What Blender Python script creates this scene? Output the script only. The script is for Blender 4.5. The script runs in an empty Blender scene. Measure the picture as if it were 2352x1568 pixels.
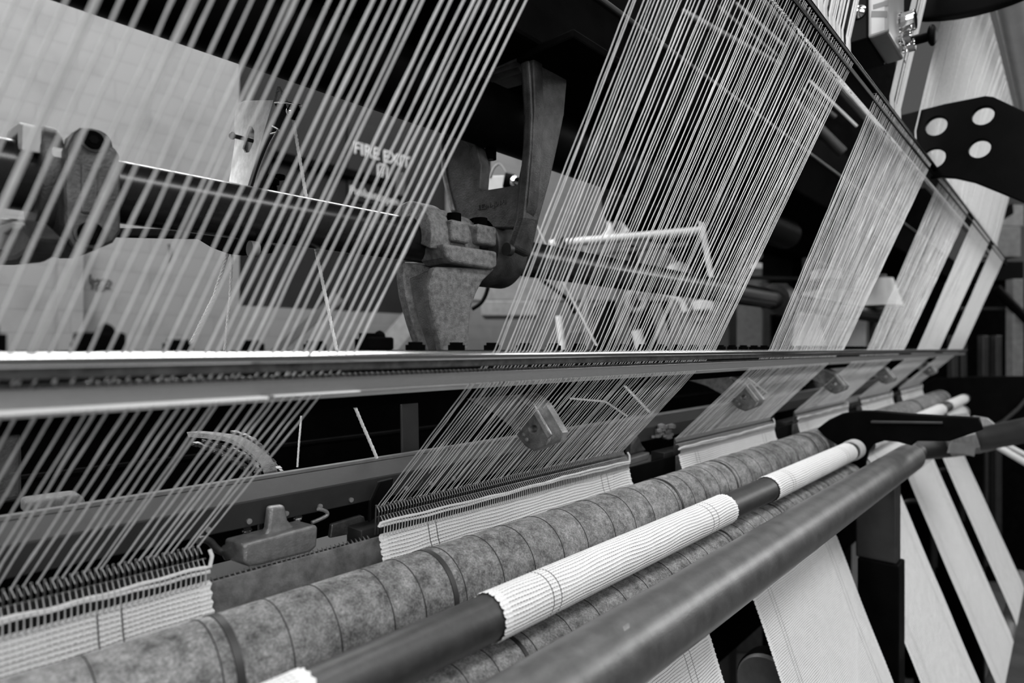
import bpy, bmesh, math, random
import numpy as np
from mathutils import Vector, Matrix
random.seed(7); rng = np.random.default_rng(7)
C = bpy.context.scene.collection
# ---------------------------------------------------------------- camera frame
# X runs along the machine, Y across it (away from the operator), Z up.
FPX = 1400.0; VPX = 2465.0; HY = 800.0; CX = 1176.0; H = 1.30
TH = math.atan((VPX-CX)/FPX); cT, sT, tT = math.cos(TH), math.sin(TH), math.tan(TH)
K = FPX/(cT*cT)
def PY(x, y, Y):                # point of the photograph at lateral distance Y
    p = VPX-x
    return Vector((Y*(K/p-tT), Y, (HY-y)/p*Y/cT+H))
def PX(x, y, X):                # point of the photograph at station X along the machine
    Y = X/(K/(VPX-x)-tT)
    return PY(x, y, Y)
def PD(x, y, d):                # point at depth d
    r = (x-CX)/FPX*d
    return Vector((d*cT+r*sT, d*sT-r*cT, H+(HY-y)/FPX*d))
# ---------------------------------------------------------------- materials
def nodes(name):
    m = bpy.data.materials.new(name); m.use_nodes = True
    nt = m.node_tree; b = nt.nodes['Principled BSDF']
    return m, nt, b
def g4(v): return (v, v, v, 1)
def mat(name, v, rough=.5, metal=0., var=.25, scale=60., detail=4., bump=0., bscale=400., stretch=None, spec=.5, v2=None, lo=.3, hi=.7):
    m, nt, b = nodes(name); N = nt.nodes; L = nt.links
    tc = N.new('ShaderNodeTexCoord'); vec = tc.outputs['Object']
    if stretch:
        mp = N.new('ShaderNodeMapping'); mp.inputs['Scale'].default_value = stretch
        L.new(vec, mp.inputs['Vector']); vec = mp.outputs['Vector']
    no = N.new('ShaderNodeTexNoise'); no.inputs['Scale'].default_value = scale; no.inputs['Detail'].default_value = detail
    no.inputs['Roughness'].default_value = .65
    L.new(vec, no.inputs['Vector'])
    r = N.new('ShaderNodeValToRGB'); e = r.color_ramp.elements
    e[0].position, e[1].position = lo, hi
    e[0].color = g4(v*(1-var)) if v2 is None else g4(v2); e[1].color = g4(v*(1+var))
    L.new(no.outputs['Fac'], r.inputs['Fac']); L.new(r.outputs['Color'], b.inputs['Base Color'])
    b.inputs['Roughness'].default_value = rough; b.inputs['Metallic'].default_value = metal
    b.inputs['Specular IOR Level'].default_value = spec
    if bump:
        n2 = N.new('ShaderNodeTexNoise'); n2.inputs['Scale'].default_value = bscale; n2.inputs['Detail'].default_value = 5
        L.new(vec, n2.inputs['Vector'])
        bp = N.new('ShaderNodeBump'); bp.inputs['Strength'].default_value = bump; bp.inputs['Distance'].default_value = .001
        L.new(n2.outputs['Fac'], bp.inputs['Height']); L.new(bp.outputs['Normal'], b.inputs['Normal'])
    return m
M = {}
M['satin'] = mat('satin_grey_steel', .014, .6, .1, .25, 90, 8, bump=.1, bscale=900)
M['shaft'] = mat('black_oiled_steel', .009, .24, .0, .4, 60, spec=.3)
M['black'] = mat('black_paint', .0018, .5, 0, .4, 30, spec=.03)
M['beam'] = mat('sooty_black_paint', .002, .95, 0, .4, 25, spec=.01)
M['dark'] = mat('dark_grey_paint', .012, .5, 0, .4, 40)
M['mid'] = mat('mid_grey_paint', .10, .5, 0, .25, 40)
M['pale'] = mat('pale_grey_paint', .38, .5, 0, .12, 30)
M['white'] = mat('white_enamel', .62, .45, 0, .08, 20)
M['steel'] = mat('polished_steel', .62, .17, 1, .12, 120, stretch=(1, 40, 40))
M['dsteel'] = mat('dark_oiled_steel', .10, .30, .7, .5, 90, bump=.15)
M['brushed'] = mat('scratched_steel', .21, .45, .35, .5, 90, 9, bump=.25, bscale=900)
M['plate'] = mat('ground_steel_plate', .20, .36, .5, .15, 300, stretch=(1, 30, 30), bump=.08)
M['castl'] = mat('light_cast_iron', .125, .6, .1, .6, 190, 8, bump=.7, bscale=900)
M['sheet'] = mat('blotchy_galvanised_sheet', .55, .5, .2, .25, 120, 8)
M['boxgrey'] = mat('grey_box_enamel', .16, .45, 0, .1, 30)
M['castm'] = mat('grey_cast_iron', .085, .55, .2, .5, 150, 8, bump=.6, bscale=900)
M['castd'] = mat('dark_cast_iron', .045, .5, .3, .75, 60, 9, bump=.5, bscale=700)
M['alloy'] = mat('worn_alloy', .24, .36, .45, .3, 160, 8, bump=.4, bscale=800)
M['chrome'] = mat('chrome', .8, .07, 1, .02)
M['rubber'] = mat('black_rubber', .022, .45, 0, .35, 120, bump=.1)
M['yarn'] = mat('white_cotton_yarn', .43, .85, 0, .10, 220, spec=.2)
M['weft'] = mat('soft_white_weft_yarn', .64, .9, 0, .12, 500, bump=.5, bscale=900, spec=.2)
M['dyarn'] = mat('dark_marker_yarn', .03, .8, 0, .2)
M['conc'] = mat('stained_concrete', .05, .8, 0, .5, 6)
M['tape'] = mat('brown_parcel_tape', .14, .45, 0, .35, 60, stretch=(1, 6, 1))
M['skin'] = mat('polished_dark_roller', .10, .36, .5, .35, 45, 9, bump=.12, bscale=900)
M['door'] = mat('dark_door_paint', .012, .6, 0, .15, 6, spec=.1)
M['board'] = mat('pale_board', .30, .8, 0, .1, 12)
M['sign'] = mat('white_sign_lettering', .36, .7, 0, .05)
M['lit_lip'] = mat('lit_lip_white', .7, .8, 0, .05)
M['marker'] = mat('black_marker_ink', .03, .8, 0, .05)
def felt_mat(g=1.):
    m, nt, b = nodes('mottled_wool_felt'); N = nt.nodes; L = nt.links
    tc = N.new('ShaderNodeTexCoord')
    def noise(s, d=6., r=.7):
        n = N.new('ShaderNodeTexNoise'); n.inputs['Scale'].default_value = s; n.inputs['Detail'].default_value = d
        n.inputs['Roughness'].default_value = r; L.new(tc.outputs['Object'], n.inputs['Vector']); return n.outputs['Fac']
    def ramp(f, p0, p1, a, c):
        r = N.new('ShaderNodeValToRGB'); e = r.color_ramp.elements
        e[0].position, e[1].position = p0, p1; e[0].color, e[1].color = g4(a), g4(c); L.new(f, r.inputs['Fac']); return r.outputs['Color']
    def mul(a, c, f=1.):
        x = N.new('ShaderNodeMixRGB'); x.blend_type = 'MULTIPLY'; x.inputs['Fac'].default_value = f
        L.new(a, x.inputs[1]); L.new(c, x.inputs[2]); return x.outputs[0]
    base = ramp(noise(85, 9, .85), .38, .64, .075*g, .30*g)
    fine = ramp(noise(700, 3), .35, .65, .68, 1.32)
    big = ramp(noise(9, 3), .38, .6, .7, 1.1)
    L.new(mul(mul(base, fine), big), b.inputs['Base Color'])
    b.inputs['Roughness'].default_value = .95; b.inputs['Specular IOR Level'].default_value = .1
    bp = N.new('ShaderNodeBump'); bp.inputs['Strength'].default_value = .6; bp.inputs['Distance'].default_value = .0008
    L.new(noise(900, 3), bp.inputs['Height']); L.new(bp.outputs['Normal'], b.inputs['Normal'])
    return m
M['felt'] = felt_mat(); M['felt_lit'] = felt_mat(1.5)  # same felt again, colour lightened to offset shade on the lower rollers
def wall_mat():
    m, nt, b = nodes('white_painted_brick'); N = nt.nodes; L = nt.links
    tc = N.new('ShaderNodeTexCoord'); mp = N.new('ShaderNodeMapping'); mp.inputs['Rotation'].default_value = (math.pi/2, 0, 0)
    L.new(tc.outputs['Object'], mp.inputs['Vector'])
    br = N.new('ShaderNodeTexBrick'); br.inputs['Scale'].default_value = 1.0
    br.inputs['Brick Width'].default_value = .225; br.inputs['Row Height'].default_value = .075
    br.inputs['Mortar Size'].default_value = .005; br.inputs['Mortar Smooth'].default_value = .6
    br.inputs['Color1'].default_value = g4(.116); br.inputs['Color2'].default_value = g4(.121); br.inputs['Mortar'].default_value = g4(.105)
    L.new(mp.outputs['Vector'], br.inputs['Vector'])
    no = N.new('ShaderNodeTexNoise'); no.inputs['Scale'].default_value = 9; no.inputs['Detail'].default_value = 6
    L.new(tc.outputs['Object'], no.inputs['Vector'])
    r = N.new('ShaderNodeValToRGB'); e = r.color_ramp.elements; e[0].position, e[1].position = .25, .5; e[0].color, e[1].color = g4(.8), g4(1.05)
    L.new(no.outputs['Fac'], r.inputs['Fac'])
    x = N.new('ShaderNodeMixRGB'); x.blend_type = 'MULTIPLY'; x.inputs['Fac'].default_value = 1
    L.new(br.outputs['Color'], x.inputs[1]); L.new(r.outputs['Color'], x.inputs[2]); L.new(x.outputs[0], b.inputs['Base Color'])
    b.inputs['Roughness'].default_value = .6
    bp = N.new('ShaderNodeBump'); bp.inputs['Strength'].default_value = .10; bp.inputs['Distance'].default_value = .003; bp.invert = True
    L.new(br.outputs['Fac'], bp.inputs['Height']); L.new(bp.outputs['Normal'], b.inputs['Normal'])
    return m
M['brick'] = wall_mat()
ROW = .0026; NP = .0027
def cloth_mat(name, holes):
    # UV.x = metres across the web, UV.y = metres along it; gaps between the weft rows are real holes
    m, nt, b = nodes(name); N = nt.nodes; L = nt.links
    uv = N.new('ShaderNodeUVMap'); sp = N.new('ShaderNodeSeparateXYZ'); L.new(uv.outputs['UV'], sp.inputs[0])
    def mth(op, a, c=None, d=None):
        n = N.new('ShaderNodeMath'); n.operation = op
        for i, v in enumerate((a, c, d)):
            if v is None: continue
            if hasattr(v, 'is_output'): L.new(v, n.inputs[i])
            else: n.inputs[i].default_value = v
        return n.outputs[0]
    no = N.new('ShaderNodeTexNoise'); no.inputs['Scale'].default_value = 60; no.inputs['Detail'].default_value = 3
    L.new(uv.outputs['UV'], no.inputs['Vector'])
    n3 = N.new('ShaderNodeTexNoise'); n3.inputs['Scale'].default_value = 900; n3.inputs['Detail'].default_value = 4
    L.new(uv.outputs['UV'], n3.inputs['Vector'])
    u, v = sp.outputs[0], sp.outputs[1]
    fv = mth('FRACT', mth('DIVIDE', v, ROW)); fv = mth('ABSOLUTE', mth('SUBTRACT', fv, .5))       # .5 at valley
    fu = mth('FRACT', mth('DIVIDE', u, NP)); fu = mth('ABSOLUTE', mth('SUBTRACT', fu, .5))
    valley = mth('GREATER_THAN', fv, mth('SUBTRACT', .425, mth('MULTIPLY', mth('SUBTRACT', no.outputs['Fac'], .5), .10)))
    dash = mth('LESS_THAN', fu, .38)
    inside = mth('MULTIPLY', mth('GREATER_THAN', u, .006), mth('LESS_THAN', u, .334))
    hole = mth('MULTIPLY', mth('MULTIPLY', valley, dash), inside)
    stripe = None
    for c in (.045, .053, .284, .295):
        s = mth('LESS_THAN', mth('ABSOLUTE', mth('SUBTRACT', u, c)), .0005)
        stripe = s if stripe is None else mth('MAXIMUM', stripe, s)
    r = N.new('ShaderNodeValToRGB'); e = r.color_ramp.elements; e[0].position, e[1].position = .3, .7; e[0].color, e[1].color = g4(.50), g4(.69)
    L.new(n3.outputs['Fac'], r.inputs['Fac'])
    mx = N.new('ShaderNodeMixRGB'); L.new(mth('MULTIPLY', stripe, .85 if holes else .45), mx.inputs['Fac']); L.new(r.outputs['Color'], mx.inputs[1]); mx.inputs[2].default_value = g4(.05)
    L.new(mx.outputs[0], b.inputs['Base Color'])
    b.inputs['Roughness'].default_value = .9; b.inputs['Specular IOR Level'].default_value = .15
    if holes:
        L.new(mth('SUBTRACT', 1., hole), b.inputs['Alpha'])
    bp = N.new('ShaderNodeBump'); bp.inputs['Strength'].default_value = .5; bp.inputs['Distance'].default_value = .0006
    L.new(n3.outputs['Fac'], bp.inputs['Height']); L.new(bp.outputs['Normal'], b.inputs['Normal'])
    return m
M['cloth'] = cloth_mat('ribbed_dishcloth', True)
# ---------------------------------------------------------------- object helpers
def tag(o, label=None, cat=None, group=None, kind=None):
    if label: o['label'] = label
    if cat: o['category'] = cat
    if group: o['group'] = group
    if kind: o['kind'] = kind
    return o
def empty(name, loc, label, cat, group=None):
    o = bpy.data.objects.new(name, None); C.objects.link(o); o.location = loc; o.empty_display_size = .02
    return tag(o, label, cat, group)
def wloc(o):
    v = Vector(o.location)
    while o.parent: o = o.parent; v += o.location
    return v
def link(name, me, m, parent=None, origin=None, smooth=False, bevel=0., seg=2):
    """me has world coordinates; shift to the parent's (or given) origin"""
    if parent is not None: off = wloc(parent)
    elif origin is not None: off = Vector(origin)
    else:
        n = len(me.vertices); co = np.empty(n*3, 'f'); me.vertices.foreach_get('co', co); co = co.reshape(-1, 3)
        off = Vector(((co[:, 0].min()+co[:, 0].max())/2, (co[:, 1].min()+co[:, 1].max())/2, co[:, 2].min()))
    me.transform(Matrix.Translation(-off)); me.name = name
    o = bpy.data.objects.new(name, me); C.objects.link(o)
    if parent is not None: o.parent = parent
    else: o.location = off
    me.materials.clear(); me.materials.append(m)
    if smooth:
        me.polygons.foreach_set('use_smooth', [True]*len(me.polygons))
        try: me.set_sharp_from_angle(angle=math.radians(38))
        except Exception: pass
    if bevel:
        b = o.modifiers.new('edge', 'BEVEL'); b.width = bevel; b.segments = seg; b.limit_method = 'ANGLE'; b.angle_limit = math.radians(40)
    return o
class MB:
    def __init__(s): s.v = []; s.f = []
    def add(s, vs, fs):
        n = len(s.v); s.v += [tuple(v) for v in vs]; s.f += [tuple(i+n for i in f) for f in fs]; return s
    def box(s, a, b):
        x0, y0, z0 = a; x1, y1, z1 = b
        return s.add([(x0,y0,z0),(x1,y0,z0),(x1,y1,z0),(x0,y1,z0),(x0,y0,z1),(x1,y0,z1),(x1,y1,z1),(x0,y1,z1)],
                     [(0,3,2,1),(4,5,6,7),(0,1,5,4),(1,2,6,5),(2,3,7,6),(3,0,4,7)])
    def hexa(s, q0, q1):       # two quads joined
        return s.add(list(q0)+list(q1), [(3,2,1,0),(4,5,6,7),(0,1,5,4),(1,2,6,5),(2,3,7,6),(3,0,4,7)])
    def tube(s, pts, r, n=10, caps=True):
        pts = [Vector(p) for p in pts]; m = len(pts)
        rs = r if isinstance(r, (list, tuple)) else [r]*m
        vs = []; up = None
        for i, p in enumerate(pts):
            t = (pts[min(i+1, m-1)]-pts[max(i-1, 0)]).normalized()
            if up is None:
                up = Vector((0,0,1)) if abs(t.z) < .9 else Vector((1,0,0))
            a = t.cross(up).normalized(); up = a.cross(t).normalized()
            for k in range(n):
                w = 2*math.pi*k/n
                vs.append(p+(a*math.cos(w)+up*math.sin(w))*rs[i])
        fs = [(i*n+k, i*n+(k+1) % n, (i+1)*n+(k+1) % n, (i+1)*n+k) for i in range(m-1) for k in range(n)]
        if caps: fs += [tuple(reversed(range(n))), tuple(range((m-1)*n, m*n))]
        return s.add(vs, fs)
    def lathe(s, prof, x_axis=True, center=(0, 0), n=32):   # prof [(x, r)] about a line along X through (Y, Z)
        cy, cz = center; vs = []
        for x, r in prof:
            for k in range(n):
                w = 2*math.pi*k/n; vs.append((x, cy+r*math.cos(w), cz+r*math.sin(w)))
        m = len(prof)
        fs = [(i*n+k, (i+1)*n+k, (i+1)*n+(k+1) % n, i*n+(k+1) % n) for i in range(m-1) for k in range(n)]
        fs += [tuple(range(n)), tuple(reversed(range((m-1)*n, m*n)))]
        return s.add(vs, fs)
    def prism(s, poly, x0, x1):       # polygon in (Y, Z), from X = x0 to x1
        n = len(poly)
        a = sum(poly[i][0]*poly[(i+1) % n][1]-poly[(i+1) % n][0]*poly[i][1] for i in range(n))
        if a < 0: poly = poly[::-1]
        vs = [(x0, y, z) for y, z in poly]+[(x1, y, z) for y, z in poly]
        return s.add(vs, [tuple(reversed(range(n))), tuple(range(n, 2*n))]+[(i, (i+1) % n, n+(i+1) % n, n+i) for i in range(n)])
    def slab(s, pts, vec):           # 3D polygon swept by vec
        n = len(pts); vec = Vector(vec)
        vs = [Vector(p) for p in pts]; vs += [p+vec for p in vs]
        return s.add(vs, [tuple(reversed(range(n))), tuple(range(n, 2*n))]+[(i, (i+1) % n, n+(i+1) % n, n+i) for i in range(n)])
    def ball(s, c, r, n=12, sc=(1, 1, 1)):
        c = Vector(c); vs = [c+Vector((0, 0, r*sc[2]))]; m = n//2
        for i in range(1, m):
            a = math.pi*i/m
            for k in range(n):
                w = 2*math.pi*k/n
                vs.append(c+Vector((r*math.sin(a)*math.cos(w)*sc[0], r*math.sin(a)*math.sin(w)*sc[1], r*math.cos(a)*sc[2])))
        vs.append(c-Vector((0, 0, r*sc[2]))); e = len(vs)-1
        fs = [(0, 1+k, 1+(k+1) % n) for k in range(n)]
        for i in range(m-2):
            fs += [(1+i*n+k, 1+(i+1)*n+k, 1+(i+1)*n+(k+1) % n, 1+i*n+(k+1) % n) for k in range(n)]
        fs += [(e, 1+(m-2)*n+(k+1) % n, 1+(m-2)*n+k) for k in range(n)]
        return s.add(vs, fs)
    def mesh(s):
        me = bpy.data.meshes.new('m'); me.from_pydata(s.v, [], s.f); me.update()
        bm = bmesh.new(); bm.from_mesh(me); bmesh.ops.recalc_face_normals(bm, faces=bm.faces); bm.to_mesh(me); bm.free()
        return me
    def build(s, name, m, parent=None, origin=None, smooth=False, bevel=0., seg=2):
        return link(name, s.mesh(), m, parent, origin, smooth, bevel, seg)
def plate(outer, holes, x0, x1, bevel=0.):
    """polygon with holes in (Y, Z), thickness x0..x1"""
    cu = bpy.data.curves.new('c', 'CURVE'); cu.dimensions = '2D'; cu.fill_mode = 'BOTH'
    cu.extrude = (x1-x0)/2-bevel; cu.bevel_depth = bevel; cu.bevel_resolution = 1
    for pl in [outer]+list(holes):
        sp = cu.splines.new('POLY'); sp.points.add(len(pl)-1); sp.use_cyclic_u = True
        for i, (a, b) in enumerate(pl): sp.points[i].co = (a, b, 0, 1)
    o = bpy.data.objects.new('c', cu); C.objects.link(o)
    dg = bpy.context.evaluated_depsgraph_get(); dg.update()
    me = bpy.data.meshes.new_from_object(o.evaluated_get(dg)); bpy.data.objects.remove(o)
    xm = (x0+x1)/2
    me.transform(Matrix(((0, 0, 1, xm), (1, 0, 0, 0), (0, 1, 0, 0), (0, 0, 0, 1))))
    return me
def text_mesh(t, size, at, ex=.001, spacing=1., xdir=(1, 0, 0), ydir=(0, 0, 1), align='CENTER'):
    cu = bpy.data.curves.new('t', 'FONT'); cu.body = t; cu.size = size; cu.extrude = ex; cu.align_x = align; cu.space_character = spacing
    cu.offset = size*.012
    o = bpy.data.objects.new('t', cu); C.objects.link(o)
    dg = bpy.context.evaluated_depsgraph_get(); dg.update()
    me = bpy.data.meshes.new_from_object(o.evaluated_get(dg)); bpy.data.objects.remove(o)
    xd, yd = Vector(xdir).normalized(), Vector(ydir).normalized(); zd = xd.cross(yd); at = Vector(at)
    me.transform(Matrix(((xd.x, yd.x, zd.x, at.x), (xd.y, yd.y, zd.y, at.y), (xd.z, yd.z, zd.z, at.z), (0, 0, 0, 1))))
    return me
def ptsX(pl, X): return [(lambda v: (v.y, v.z))(PX(x, y, X)) for x, y in pl]
def circ(cy, cz, r, n=24, ry=None): return [(cy+(ry or r)*math.cos(2*math.pi*k/n), cz+r*math.sin(2*math.pi*k/n)) for k in range(n)]
def smooth_path(pts, n=6):
    pts = [Vector(p) for p in pts]; out = []
    for i in range(len(pts)-1):
        p0, p1, p2, p3 = pts[max(i-1, 0)], pts[i], pts[i+1], pts[min(i+2, len(pts)-1)]
        for k in range(n):
            t = k/n
            out.append(.5*((2*p1)+(p2-p0)*t+(2*p0-5*p1+4*p2-p3)*t*t+(3*p1-p0-3*p2+p3)*t*t*t))
    return out+[pts[-1]]
def Zh(z): return z+H
# ================================================================ the setting
def struct(mb, name, m, label=None, **kw):
    o = mb.build(name, m, **kw); o['kind'] = 'structure'
    if label: o['label'] = label
    return o
struct(MB().box((-3, -3.5, -.1), (9, 5.5, 0)), 'floor', M['conc'])
wb = MB()
wb.box((-3, 2.5, 0), (1.075, 2.65, 3.4)); wb.box((1.075, 2.5, 0), (2.3, 2.65, 1.475)); wb.box((2.3, 2.5, 0), (9, 2.65, 3.4)); wb.box((1.075, 2.5, 2.75), (2.3, 2.65, 3.4))
wo = struct(wb, 'wall_back', M['brick'])
struct(MB().box((.465, 2.465, 0), (.535, 2.5, Zh(.35))), 'trim_1', M['brick'])
struct(MB().box((9, -3.5, 0), (9.1, 5.5, 3.4)), 'wall_right', M['mid'])
# wooden double door with its sign, standing in the recess of the wall
d = empty('door_1', (2.0, 2.56, Zh(.175)), 'dark painted fire exit double door in the white brick wall', 'door'); d['kind'] = 'structure'
MB().box((1.08, 2.54, Zh(.175)), (1.60, 2.59, 2.75)).build('leaf', M['door'], d, bevel=.004)
MB().box((1.61, 2.54, Zh(.175)), (2.22, 2.59, 2.75)).build('leaf', M['door'], d, bevel=.004)
a = PY(600, 352, 2.53); b2 = PY(800, 392, 2.53)
MB().box((1.12, 2.50, a.z-.02), (1.90, 2.535, a.z+.02)).build('push_bar', M['beam'], d, bevel=.006)
for x in (1.14, 1.88): MB().box((x-.03, 2.49, a.z-.06), (x+.03, 2.535, a.z+.06)).build('bar_bracket', M['dark'], d, bevel=.006)
MB().box((2.22, 2.50, Zh(.175)), (2.298, 2.58, 2.75)).build('door_frame', M['mid'], d, bevel=.004)
# sign: one printed panel on the door
S0 = PY(820, 350, 2.525); S1 = PY(935, 350, 2.525)
sg = empty('fire_exit_sign', PY(878, 470, 2.535), 'dark fire exit sign with white lettering on the dark door', 'sign')
pa = PY(800, 300, 2.53); pb = PY(962, 300, 2.53)
z1 = PY(880, 300, 2.53).z; z0 = PY(860, 470, 2.53).z
MB().box((pa.x, 2.527, z0), (pb.x, 2.54, z1)).build('panel', M['door'], sg, bevel=.002)
def sgt(t, x, y, h, name):
    p = PY(x, y, 2.524)
    link(name, text_mesh(t, h, p, .0012), M['sign'], sg)
for w_, x_, y_ in (('FIRE', 842, 359), ('EXIT', 911, 378)): sgt(w_, x_, y_, .082, 'lettering')
for w_, x_, y_ in (('Push', 824, 448), ('bar', 850, 455), ('to', 870, 460), ('open', 896, 467)): sgt(w_, x_, y_, .054, 'lettering')
p = PY(879, 398, 2.524)
rm = MB(); rm.box((p.x-.032, 2.522, p.z-.045), (p.x+.032, 2.526, p.z-.037)); rm.box((p.x-.032, 2.522, p.z+.037), (p.x+.032, 2.526, p.z+.045))
rm.box((p.x-.032, 2.522, p.z-.045), (p.x-.024, 2.526, p.z+.045)); rm.box((p.x+.024, 2.522, p.z-.045), (p.x+.032, 2.526, p.z+.045))
rm.ball((p.x+.004, 2.524, p.z+.022), .008, 8, (1, .3, 1)); rm.tube([(p.x, 2.524, p.z+.012), (p.x-.004, 2.524, p.z-.012), (p.x+.012, 2.524, p.z-.03)], .004, 6)
rm.tube([(p.x-.004, 2.524, p.z-.012), (p.x-.016, 2.524, p.z-.028)], .004, 6); rm.tube([(p.x-.016, 2.524, p.z), (p.x, 2.524, p.z+.01), (p.x+.014, 2.524, p.z)], .003, 6)
rm.build('exit_symbol', M['sign'], sg)
# handwritten marks on the wall
hm = MB()
def wp(x, y): return PY(x, y, 2.497)
for st in ([(207, 630), (208, 648), (216, 655)], [(214, 640), (212, 662)], [(218, 646), (224, 640), (228, 650), (221, 655)], [(230, 644), (238, 640), (244, 650), (234, 656)],
           [(246, 642), (254, 646), (250, 656)], [(220, 662), (236, 659), (252, 661)], [(222, 668), (238, 664)]):
    hm.tube([wp(*q) for q in st], .0035, 5)
tag(hm.build('wall_scribble', M['marker']), 'black handwritten scribble on the white brick wall', 'writing')
tag(MB().tube([wp(388, 560), wp(392, 585), wp(387, 600)], .005, 5).build('wall_mark', M['marker']), 'short black vertical mark on the white brick wall', 'writing')
# ---------------------------------------------------------------- machine structure behind the yarns
B = []   # big beam
bm_ = empty('overhead_beam', (1.0, .48, Zh(.28)), 'black box girder across the top of the machine', 'beam')
MB().box((-.6, .37, Zh(.286)), (3.2, .62, Zh(.372))).build('girder', M['beam'], bm_, bevel=.004)
MB().box((-.6, .366, Zh(.367)), (3.2, .372, Zh(.373))).build('edge_strip', M['dark'], bm_, bevel=.002)
MB().box((.44, .33, Zh(.279)), (.52, .40, Zh(.288))).build('mounting_pad', M['beam'], bm_, bevel=.002)
for x in (.60, 1.05):
    MB().box((x, .374, Zh(.276)), (x+.05, .40, Zh(.286))).build('key_block', M['beam'], bm_, bevel=.002)
tb = empty('torque_tube', (.4, .45, Zh(.21)), 'thick black tube running under the overhead beam', 'tube')
MB().lathe([(-.6, .0315), (1.35, .0315)], center=(.45, Zh(.243)), n=40).build('tube_body', M['black'], tb, smooth=True)
MB().lathe([(1.10, .040), (1.16, .040)], center=(.45, Zh(.243)), n=32).build('collar', M['beam'], tb, smooth=True)
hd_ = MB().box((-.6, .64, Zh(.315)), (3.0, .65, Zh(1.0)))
tag(hd_.build('overhead_dark_sheet', M['beam'], bevel=.004), 'added black sheet darkening the space behind the overhead beam', 'cover')  # added sheet, keeps the space behind the beam dark
# shaft
sh = empty('rocker_shaft', (.4, .465, Zh(.082)), 'round dark steel shaft through the cast clamps', 'shaft')
MB().lathe([(-.5, .0205), (1.32, .0205)], center=(.465, Zh(.1035)), n=40).build('shaft_bar', M['shaft'], sh, smooth=True)
MB().lathe([(1.32, .0205), (1.322, .032), (1.37, .034), (1.40, .026)], center=(.465, Zh(.1035)), n=40).build('shaft_collar', M['dark'], sh, smooth=True)
MB().lathe([(1.40, .0205), (2.55, .0205)], center=(.465, Zh(.1035)), n=40).build('shaft_bar', M['shaft'], sh, smooth=True)
sc_ = (.465, Zh(.1035))
# hanging C bracket ------------------------------------------------
hb = empty('hanger_bracket', (.465, .42, Zh(.09)), 'dark cast iron hanger bracket with an open window, bolted under the overhead beam', 'bracket')
X0 = .447
outer = ptsX([(1222, 118), (1226, 250), (1219, 380), (1212, 470), (1192, 520), (1120, 520), (1045, 500), (1034, 450), (1020, 400), (1014, 300), (1016, 205), (1062, 176), (1140, 150), (1205, 122)], X0)
win = ptsX([(1199, 168), (1202, 225), (1206, 300), (1199, 380), (1189, 427), (1150, 434), (1104, 441), (1099, 432), (1103, 380), (1082, 300), (1070, 215), (1085, 188), (1140, 166), (1190, 150)], X0)
link('web', plate(outer, [win], X0, X0+.014, .0015), M['castd'], hb)
def flange(pix, xa, xb, th, name, m, bev=.002):      # strip along a pixel polyline (at X = xa), swept to xb
    q = ptsX(pix, xa); a_ = []; b_ = []
    for i, (y, z) in enumerate(q):
        y0, z0 = q[max(i-1, 0)]; y1, z1 = q[min(i+1, len(q)-1)]
        t = Vector((y1-y0, z1-z0)).normalized(); n_ = Vector((-t.y, t.x))
        a_.append((y+n_.x*th/2, z+n_.y*th/2)); b_.append((y-n_.x*th/2, z-n_.y*th/2))
    mb = MB(); m_ = len(q)
    for i in range(m_-1):
        mb.add([(xa,)+a_[i], (xa,)+a_[i+1], (xa,)+b_[i+1], (xa,)+b_[i], (xb,)+a_[i], (xb,)+a_[i+1], (xb,)+b_[i+1], (xb,)+b_[i]],
               [(0, 1, 5, 4), (2, 3, 7, 6), (0, 3, 2, 1), (4, 5, 6, 7)]+([(0, 4, 7, 3)] if i == 0 else [])+([(1, 2, 6, 5)] if i == m_-2 else []))
    me = mb.mesh(); bm = bmesh.new(); bm.from_mesh(me); bmesh.ops.remove_doubles(bm, verts=bm.verts, dist=1e-5)
    seen = {}
    for f in list(bm.faces):
        k = tuple(sorted(v.index for v in f.verts))
        if k in seen: bm.faces.remove(f)
        else: seen[k] = 1
    bmesh.ops.recalc_face_normals(bm, faces=bm.faces); bm.to_mesh(me); bm.free()
    return link(name, me, m, hb, bevel=bev)
# broad front rib: its width narrows downwards, so build it as a lofted bar
fr = [((1213, 116), (1304, 150)), ((1219, 200), (1304, 190)), ((1222, 270), (1298, 262)), ((1219, 340), (1284, 330)), ((1212, 420), (1264, 420)), ((1204, 500), (1240, 505)), ((1180, 570), (1222, 590))]
lm = MB(); ring = []
for (xa, ya), (xb, yb) in fr:
    p0 = PX(xa, ya, X0-.002); p1 = PY(xb, yb, p0.y+.002)
    ring.append((p0, p1))
vs = []
for p0, p1 in ring:
    vs += [p0, p1, p1+Vector((0, .012, 0)), p0+Vector((0, .012, 0))]
fs = [(0, 1, 2, 3), tuple(4*(len(ring)-1)+i for i in (3, 2, 1, 0))]
for i in range(len(ring)-1):
    for k in range(4): fs.append((4*i+k, 4*i+4+k, 4*i+4+(k+1) % 4, 4*i+(k+1) % 4))
lm.add(vs, fs); lm.build('front_rib', M['castd'], hb, bevel=.0035, seg=3)
flange([(1012, 303), (1014, 350), (1017, 400), (1026, 440), (1038, 485)], X0-.003, X0+.04, .005, 'rear_rib', M['alloy'], .0015)  # brighter than the casting: light on this edge is put into the colour
flange([(1062, 177), (1140, 152), (1212, 122)], X0-.002, X0+.045, .006, 'top_rib', M['castd'], .0015)
MB().lathe([(.447, .035), (.452, .0375), (.488, .0375), (.493, .034)], center=sc_, n=44).build('boss', M['castd'], hb, smooth=True)
p = PX(1192, 577, .46)
MB().lathe([(.441, .0065), (.447, .0065)], center=(p.y, p.z), n=18).build('set_screw', M['dark'], hb, smooth=True)
p = PX(1130, 360, .447)
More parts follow.
